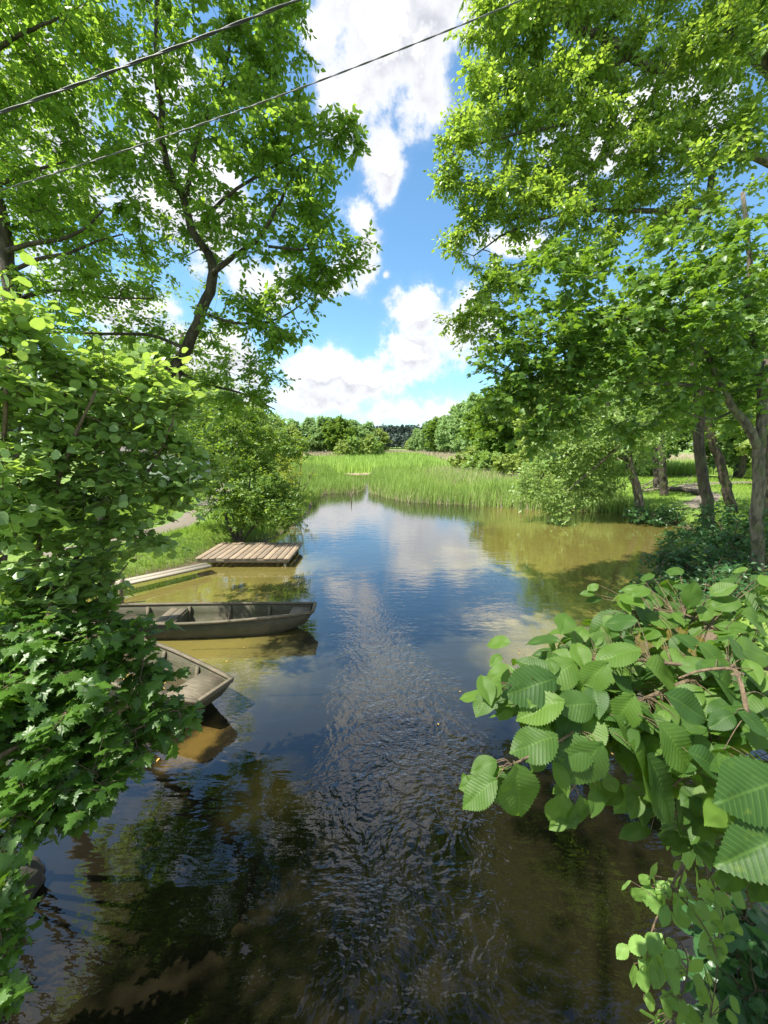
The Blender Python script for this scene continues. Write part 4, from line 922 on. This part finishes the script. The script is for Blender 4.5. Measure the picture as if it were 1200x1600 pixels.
for q in tips:
    dd = ((nd - q) ** 2).sum(1) + .02 * np.maximum(0, q[2] - nd[:, 2]); j = int(np.argmin(dd)); e = nd[j]
    mid = (e + q) / 2 + (0, 0, .01); mb.tube(crv([e, mid, q]), np.linspace(.0013, .0008, 9), 4, caps=False)
fl = [np.vstack(mb.F4), np.vstack(mb.F3)]
link('trunk', mesh_np('trunk', np.vstack(mb.V) - b0, fl, M['twig']), rootE)
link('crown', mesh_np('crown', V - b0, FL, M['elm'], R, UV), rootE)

# bright sprig hanging at the lower right
SPR = [tmpl_elm(seed=7, fat=.33, nu=24, nv=3, droop=.1, fold=.15), tmpl_elm(seed=8, fat=.36, nu=24, nv=3, droop=.25, fold=.05)]
b0 = base_at(3.9, 1.6)
st = [[b0, PD(1420, 1300, 2.0), PD(1150, 1230, 1.75), PD(1085, 1320, 1.7), PD(1052, 1380, 1.68), PD(1020, 1450, 1.66), PD(1008, 1510, 1.65)], [PD(1085, 1320, 1.7), PD(1110, 1370, 1.68), PD(1130, 1430, 1.66), PD(1120, 1470, 1.66)],
      [PD(1070, 1350, 1.7), PD(1050, 1440, 1.66), PD(1075, 1500, 1.64), PD(1060, 1580, 1.62)], [PD(1052, 1390, 1.68), PD(1095, 1440, 1.66), PD(1120, 1500, 1.6), PD(1110, 1590, 1.6)]]
cl = [(1020, 1375, 24, 30, 12), (1060, 1400, 26, 30, 12), (1030, 1460, 26, 30, 12), (1010, 1510, 16, 24, 7), (1055, 1500, 24, 24, 10), (1055, 1560, 30, 24, 14), (1075, 1290, 35, 30, 16), (1110, 1330, 22, 26, 8), (1130, 1410, 20, 30, 8), (1095, 1390, 20, 20, 6), (1110, 1480, 24, 30, 8), (1065, 1340, 24, 24, 8), (1100, 1560, 26, 34, 12), (1040, 1620, 30, 24, 12)]
P, A, Nn, S, tips = [], [], [], [], []
for (x, y, rx, ry, n) in cl:
    for k in range(n):
        q = PD(x + rg.normal() * rx * .8, y + rg.normal() * ry * .8, 1.66 * rg.uniform(.97, 1.05)); P.append(q); tips.append(q)
        A.append([rg.normal() * .6 - .1, rg.normal() * .4 - .3, -.75]); Nn.append([rg.normal() * .5 - .1, -.6 + rg.normal() * .4, .8]); S.append(rg.uniform(.055, .095))
P, A, Nn, S = map(lambda z: np.array(z, float), (P, A, Nn, S))
V, FL, R, UV = put_leaves(SPR, P, A, Nn, S, rg.uniform(0, 1, len(P)))
mb = MB(); nd = []
for k, bgh in enumerate(st): c = crv(bgh); mb.tube(c, np.linspace(.012 if k == 0 else .004, .002, len(c)), 6); nd.append(c)
nd = np.vstack(nd)
for q in tips:
    j = int(np.argmin(((nd - q) ** 2).sum(1))); mb.tube(crv([nd[j], (nd[j] + q) / 2 + (0, 0, .01), q]), np.linspace(.0018, .001, 9), 4, caps=False)
r_ = thing('dogwood_bush', 'bright green small leaved sprays hanging below the big elm leaves', 'bush', b0)
link('stem', mesh_np('stem', np.vstack(mb.V) - b0, [np.vstack(mb.F4), np.vstack(mb.F3)], M['twig']), r_)
link('foliage', mesh_np('foliage', V - b0, FL, M['sprig'], R, UV), r_)
# darker bush under it
b0 = base_at(3.9, 1.2); c = PD(1190, 1520, 2.0)
make_tree('bank_shrub', 'dull green shrub in the lower right corner, behind the bright sprays', 'shrub', b0, [([b0, (b0 + c) / 2, c], .02, .006)], [(c, (.22, .3, .3), 26), (PD(1170, 1600, 1.9), (.16, .25, .2), 14)], SPR, 'dark', .075, seed=70, bark='twig', per=5, lpt=4, tw=.16, crown='foliage', trunk='stem', tilt=.5)

# stones at the lower left
for k, (px, py, r, lab) in enumerate([(28, 1388, .22, 'dark stone at the waterline below the maple leaves')]):
    import bmesh
    bm = bmesh.new(); bmesh.ops.create_icosphere(bm, subdivisions=4, radius=1)
    rr = random.Random(k)
    for v in bm.verts:
        c = v.co; f = 1 + .16 * math.sin(3 * c.x + k) * math.cos(2.3 * c.y) + .08 * math.sin(7 * c.z + 5 * c.x) + .05 * math.sin(13 * c.y + 4 * c.x)
        v.co = Vector((round(c.x * f * 3, 0) / 3 * .35 + c.x * f * .65, c.y * f, c.z * f * .7)) * r
    me = bpy.data.meshes.new('stone'); bm.to_mesh(me); bm.free(); me.materials.append(M['stone'])
    for pp in me.polygons: pp.use_smooth = True
    q = PG(px, py, .05); tag(link('stone', me, None, (q[0] - r * .4, q[1], .04)), lab, 'stone', 'stones at the lower left')

# ------------------------------------------------------------------ bridge under the viewer
br = thing('footbridge', 'plain concrete bridge the view is taken from', 'bridge', (0, -1.6, 0))
g = MB(); g.box((0, 0, 1.75), (14, 3.5, .35), bev=.02); g.build('deck', M['concrete'], br)
for x in (-4.6, 4.9): g = MB(); g.box((x, 0, .3), (1.6, 3.3, 2.5), bev=.02); g.build('abutment', M['concrete'], br)
for y in (-1.65, 1.65):
    g = MB()
    for z in (2.45, 3.0): g.tube([(-6.8, y, z), (6.8, y, z)], .03, 8)
    for x in np.arange(-6.6, 6.7, 1.65): g.tube([(x, y, 1.9), (x, y, 3.0)], .025, 8)
    g.build('railing', M['wire'], br, smooth=True)

# ------------------------------------------------------------------ distant trees
def gen_crown(seed, h, r, n, lean=0.0, low=.25):
    rg = np.random.default_rng(seed); B = []
    for k in range(9):
        z = h * lerp(low, .92, k / 8); rad = r * math.sin(math.pi * min(.98, .25 + .62 * k / 8)) ** .8
        for j in range(2): a = rg.uniform(0, 6.28); B.append((np.array([math.cos(a) * rad * .45, math.sin(a) * rad * .45, z + rg.normal() * h * .03]), (rad * .75, rad * .75, h * .13), n // 18))
    B.append((np.array([0, 0, h * .94]), (r * .35, r * .35, h * .08), n // 18))
    return B
FARV = []
for k, (h, r, lm) in enumerate([(13, 5.2, 'far'), (15, 5.0, 'far'), (12, 5.6, 'wood'), (11, 4.6, 'farlight'), (17, 5.5, 'far')]):
    FARV.append(make_tree('x', '', '', (0, 0, 0), [([np.array((0, 0, 0.)), np.array((.2, .1, h * .4)), np.array((-.1, 0, h * .85))], .26, .06)], gen_crown(100 + k, h, r, 420), T_CLUMP, lm, .36, seed=120 + k, per=6, lpt=6, tw=1.15, min_r=.02, twiglets=False, only_mesh=True, tilt=.8))
SHV = []
for k, lm in enumerate(['farlight', 'light', 'yellow']):
    SHV.append(make_tree('x', '', '', (0, 0, 0), [([np.array((0, 0, 0.)), np.array((.1, .1, 1.6))], .05, .02)], [(np.array((0, 0, 1.5)), (1.9, 1.7, 1.3), 60), (np.array((.8, 0, 2.4)), (.9, .9, 1.0), 24), (np.array((-.9, .2, 1.0)), (1.2, 1, .8), 24)], T_CLUMP, lm, .20, seed=140 + k, per=4, lpt=5, tw=.5, min_r=.01, twiglets=False, only_mesh=True, tilt=.8))
ORD = ['first', 'second', 'third', 'fourth', 'fifth', 'sixth', 'seventh', 'eighth', 'ninth', 'tenth', 'eleventh', 'twelfth', 'thirteenth', 'fourteenth', 'fifteenth', 'sixteenth', 'seventeenth', 'eighteenth']
def far_tree(name, cat, var, x, y, s, sz, rot, label, group, z=None):
    r = thing(name, label, cat, (x, y, (gh(x, y) if abs(x) < 60 else .1) - .1), group, rot); r.scale = (s, s, sz)
    pn = ('trunk', 'crown') if cat == 'tree' else ('stem', 'foliage')
    link(pn[0], var[0], r); link(pn[1], var[1], r)
    return r
rg = np.random.default_rng(9)
# left row behind the reeds
def h_to(px, ytop, Yd): return PY(px, ytop, Yd)[2]
row = [(405, 648, 100), (432, 652, 108), (458, 656, 118), (484, 655, 125), (506, 654, 122), (530, 654, 120), (552, 656, 124), (574, 662, 122), (592, 672, 130)]
for k, (px, yt, Yd) in enumerate(row):
    v = [2, 0, 4, 1, 0, 2, 4, 0, 3][k]; h0 = [13, 15, 12, 11, 17][v]; c = PY(px, 700, Yd); s = h_to(px, yt, Yd) / h0 / 1.03
    far_tree('broadleaf_tree', 'tree', FARV[v], c[0], Yd, s * 1.05, s, rg.uniform(0, 6.2), f'{ORD[k]} rounded tree from the left in the wood edge left of the gap', 'wood edge left of the gap')
row = [(642, 686, 150), (653, 672, 138), (668, 664, 128), (683, 654, 118), (698, 650, 110), (712, 638, 104), (728, 628, 96), (745, 620, 90), (765, 622, 84), (790, 615, 80), (820, 612, 76)]
for k, (px, yt, Yd) in enumerate(row):
    v = [3, 0, 1, 2, 4, 1, 4, 0, 2, 1, 4][k]; h0 = [13, 15, 12, 11, 17][v]; c = PY(px, 700, Yd); s = h_to(px, yt, Yd) / h0 / 1.03
    far_tree('broadleaf_tree', 'tree', FARV[v], c[0], Yd, s * .98, s, rg.uniform(0, 6.2), f'{ORD[k]} tree from the left in the rising wood edge right of the gap', 'wood edge right of the gap')
# pale bushes before the left wood
for k, (px, yt, Yd, s) in enumerate([(535, 688, 90, 1.25), (552, 682, 92, 1.5), (570, 680, 92, 1.5), (586, 690, 95, 1.2)]):
    c = PY(px, 700, Yd); far_tree('pale_bush', 'bush', SHV[k % 2], c[0], Yd, s, h_to(px, yt, Yd) / 3.3, rg.uniform(0, 6.2), f'{ORD[k]} pale bush from the left in front of the dark wood edge', 'pale bushes before the left wood')
for k, (px, yt, Yd, s, v) in enumerate([(725, 700, 44, 1.0, 0), (745, 704, 40, .9, 1), (772, 706, 38, 1.0, 1), (800, 712, 34, .9, 0), (760, 688, 62, 1.3, 0), (800, 690, 60, 1.3, 1), (830, 700, 36, 1.1, 0)]):
    c = PY(px, 720, Yd); far_tree('willow_shrub', 'shrub', SHV[v], c[0], Yd, s, h_to(px, yt, Yd) / 3.3, rg.uniform(0, 6.2), f'{ORD[k]} low willow clump from the left standing in the right hand reeds' if k < 4 else f'pale shrub {["left of", "beside", "in front of"][k - 4]} the wood edge above the right reeds', 'low shrubs in the reeds')
# left bank trees further on
for k, (px, yt, Yd, v) in enumerate([(300, 600, 34, 3), (350, 612, 44, 2), (395, 640, 52, 3), (240, 560, 30, 0), (425, 652, 62, 0), (180, 560, 40, 1), (455, 668, 66, 3)]):
    h0 = [13, 15, 12, 11, 17][v]; c = PY(px, 700, Yd); s = h_to(px, yt, Yd) / h0 / 1.03
    far_tree('broadleaf_tree', 'tree', FARV[v], c[0], Yd, s * .9, s, rg.uniform(0, 6.2), f'{["bright tree behind the pale hut", "tree rising behind the dark stemmed bush", "light tree above the yellow green willow shrub", "tree beyond the upright dark trunk", "tree behind the willow shrub at the reed edge", "tree deep behind the left bush", "last low tree before the reed meadow, left side"][k]}', 'trees along the left bank')
# right bank wood
for k, (x, y, v, s) in enumerate([(21, 33, 0, .85), (27, 29, 1, .8), (33, 36, 2, .95), (24, 42, 4, .9), (37, 27, 0, .9), (17.5, 39, 3, .85), (31, 48, 1, 1.), (42, 40, 4, 1.), (15, 47, 2, .8), (25, 22.5, 3, .62)]):
    far_tree('woodland_tree', 'tree', FARV[v], x, y, s, s * 1.1, rg.uniform(0, 6.2), f'{ORD[k]} shaded tree deep in the wood behind the right bank trunks', 'wood behind the right bank')

# far pine forest closing the gap: one mass
rg = np.random.default_rng(19); N = 900
fx = rg.uniform(-60, 75, N); fy = rg.uniform(330, 420, N); fh = np.where(fy > 372, rg.uniform(19, 23, N), rg.uniform(10, 14, N))
PP, AA, NN_, SS, RR = [], [], [], [], []
for k in range(34):
    u = rg.uniform(0, 1, N); rad = (1 - u) * 3.2 + .5; a = rg.uniform(0, 6.28, N)
    PP.append(np.c_[fx + np.cos(a) * rad, fy + np.sin(a) * rad, fh * (.18 + .82 * u)]); RR.append(np.where(fy > 372, rg.uniform(0, .4, N), rg.uniform(.5, 1, N)))
PP = np.vstack(PP); n = len(PP)
V, FL, R, UV = put_leaves(T_CLUMP, PP, norm(rg.normal(size=(n, 3)) * (1, 1, .3)), norm(rg.normal(size=(n, 3)) + (0, 0, .7)), rg.uniform(1.2, 2.2, n), np.concatenate(RR))
tag(link('forest', mesh_np('forest', V, FL, M['pine'], R, UV)), 'dark far pine forest closing the gap between the wood edges', 'forest', kind='stuff')

# ------------------------------------------------------------------ reeds and grass
def blades(name, x, y, h, wd, lm, rnd, label, cat, seed, bend=.25, seg=3, segs_flat=True):
    rg = np.random.default_rng(seed); n = len(x); z = np.maximum(ground_h(x, y), -.25)
    a = rg.uniform(0, 2 * math.pi, n); dx, dy = np.cos(a), np.sin(a); b = bend * h * rg.uniform(.3, 1.2, n)
    yaw = rg.uniform(0, math.pi, n); wx_, wy_ = np.cos(yaw) * wd / 2, np.sin(yaw) * wd / 2
    VV = []
    for k in range(seg):
        t = k / seg; f = (1 - t * .55); px = x + dx * b * t * t; py = y + dy * b * t * t; pz = z + h * t * (1 - .08 * t)
        VV += [np.c_[px - wx_ * f, py - wy_ * f, pz], np.c_[px + wx_ * f, py + wy_ * f, pz]]
    VV.append(np.c_[x + dx * b, y + dy * b, z + h * .92])
    V = np.stack(VV, 1).reshape(-1, 3); m = 2 * seg + 1; q = np.arange(n)[:, None] * m
    F4 = np.concatenate([q + np.array([[2 * k, 2 * k + 1, 2 * k + 3, 2 * k + 2]]) for k in range(seg - 1)]); F3 = q + np.array([[2 * seg - 2, 2 * seg - 1, 2 * seg]])
    return tag(link(name, mesh_np(name, V, [F4, F3], M[lm], np.repeat(rnd, m))), label, cat, kind='stuff')
rg = np.random.default_rng(31)
def scatter(n, x0, x1, y0, y1, cond, ypow=1.0):
    x = rg.uniform(x0, x1, n); y = y0 + (y1 - y0) * rg.uniform(0, 1, n) ** ypow; k = cond(x, y); return x[k], y[k]
def big(x, y): return .5 + .5 * np.sin(x * .35 + 1.7 * np.sin(y * .13)) * np.sin(y * .21 + x * .1)
# right reed bed near edge
cond = lambda x, y: (shore_sd(x, y) > -.25) & (x > -1.3) & (x < 12.6 - .0 * y) & (y > 19)
x, y = scatter(52000, -1.3, 14, 19.5, 46, cond, 1.5)
ed = np.clip(shore_sd(x, y) / 3, 0, 1)
blades('reeds', x, y, rg.uniform(.75, 1.5, len(x)) * (1 - .3 * big(x * 3, y * 3)), rg.uniform(.02, .04, len(x)), 'reed', np.clip(rg.uniform(0, .7, len(x)) + .25 * ed, 0, 1), 'tall green reed bed right of the channel', 'reeds', 1, .22)
x, y = scatter(4500, 0, 16, 26, 46, cond)
blades('dry_reeds', x, y, rg.uniform(.9, 1.5, len(x)) * sst(x, -1, 6), rg.uniform(.02, .035, len(x)), 'straw', rg.uniform(0, 1, len(x)), 'old tan reed stalks standing among the green right hand reeds', 'reeds', 12, .35)
x, y = scatter(14000, -1.3, 14, 19.5, 34, lambda x, y: cond(x, y) & (shore_sd(x, y) < 1.2))
blades('dry_reeds', x, y, rg.uniform(.25, .8, len(x)), rg.uniform(.015, .03, len(x)), 'straw', rg.uniform(0, 1, len(x)), 'dry straw coloured reed stubble at the water edge', 'reeds', 2, .5)
# left reed bed
condl = lambda x, y: (shore_sd(x, y) > -.25) & (x < -1.2) & (x > -12 - (y - 24) * .3) & (y > 23.5 + np.clip(-x - 5.5, 0, 9) * 1.4)
x, y = scatter(30000, -16, -1.2, 23.5, 46, condl, 1.4)
lowb = sst(x, -6.5, -5.0) * (.70 - .5 * sst(y, 31, 32.5)) + (1 - sst(x, -6.5, -5.0))
blades('reeds', x, y, rg.uniform(1.1, 1.75, len(x)) * lowb, rg.uniform(.02, .04, len(x)), 'reed', rg.uniform(0, .6, len(x)), 'smaller bluish green reed bed left of the channel', 'reeds', 3, .22)
x, y = scatter(3500, -6, -1.2, 26, 34, lambda x, y: condl(x, y) & (shore_sd(x, y) < .8))
blades('dry_reeds', x, y, rg.uniform(.2, .6, len(x)), rg.uniform(.02, .03, len(x)), 'straw', rg.uniform(0, 1, len(x)), 'dry stubble fringe of the left reed bed', 'reeds', 4, .5)
# meadow of reeds beyond
x, y = scatter(95000, -45, 75, 44, 165, lambda x, y: (shore_sd(x, y) > .3) & (abs(x - 5) < 12 + y * .62), 1.35)
tan_ = ((y > 118) | ((y > 84) & (x < -9)) | ((x > 10) & (y > 60))) & (rg.uniform(0, 1, len(x)) < .85)
g0 = ~tan_
blades('reed_meadow', x[g0], y[g0], rg.uniform(1.0, 1.8, g0.sum()), .05 + y[g0] * .0011, 'meadow', np.clip(.35 + .55 * big(x[g0] * .6, y[g0] * .5) * rg.uniform(.5, 1, g0.sum()), 0, .96), 'broad bright green reed meadow stretching to the woods', 'reeds', 5, .2, 2)
blades('dry_reed_meadow', x[tan_], y[tan_], rg.uniform(1.1, 1.9, tan_.sum()), .05 + y[tan_] * .0011, 'straw', rg.uniform(0, 1, tan_.sum()), 'tan dry reed strip along the foot of the woods', 'reeds', 6, .2, 2)
# bank grass
def offpath(x, y):
    c = np.array([(-9.2, 9.4), (-8.9, 9.6), (-8.0, 11.5), (-7.4, 14), (-8.3, 18), (-10, 24), (14, 17.6), (17.5, 20.5), (19, 24), (24, 26)]); d = np.full(len(x), 1e9)
    for i_ in range(len(c) - 1):
        if i_ == 5: continue
        a_, e_ = c[i_], c[i_ + 1] - c[i_]; t_ = np.clip(((x - a_[0]) * e_[0] + (y - a_[1]) * e_[1]) / (e_ @ e_), 0, 1)
        d = np.minimum(d, np.hypot(x - a_[0] - t_ * e_[0], y - a_[1] - t_ * e_[1]))
    return d > .75
x, y = scatter(90000, -13, -3.8, 7, 25, lambda x, y: (shore_sd(x, y) > .12) & offpath(x, y))
blades('grass', x, y, rg.uniform(.08, .26, len(x)), rg.uniform(.008, .016, len(x)), 'grass', rg.uniform(0, 1, len(x)), 'fresh green grass on the left bank by the platform', 'grass', 7, .5, 2)
x, y = scatter(90000, 8, 32, 12, 42, lambda x, y: (shore_sd(x, y) > .12) & offpath(x, y), 1.2)
blades('grass', x, y, rg.uniform(.06, .2, len(x)), rg.uniform(.015, .03, len(x)), 'grass', rg.uniform(0, 1, len(x)), 'sunlit and shaded grass between the right bank trunks', 'grass', 8, .5, 2)
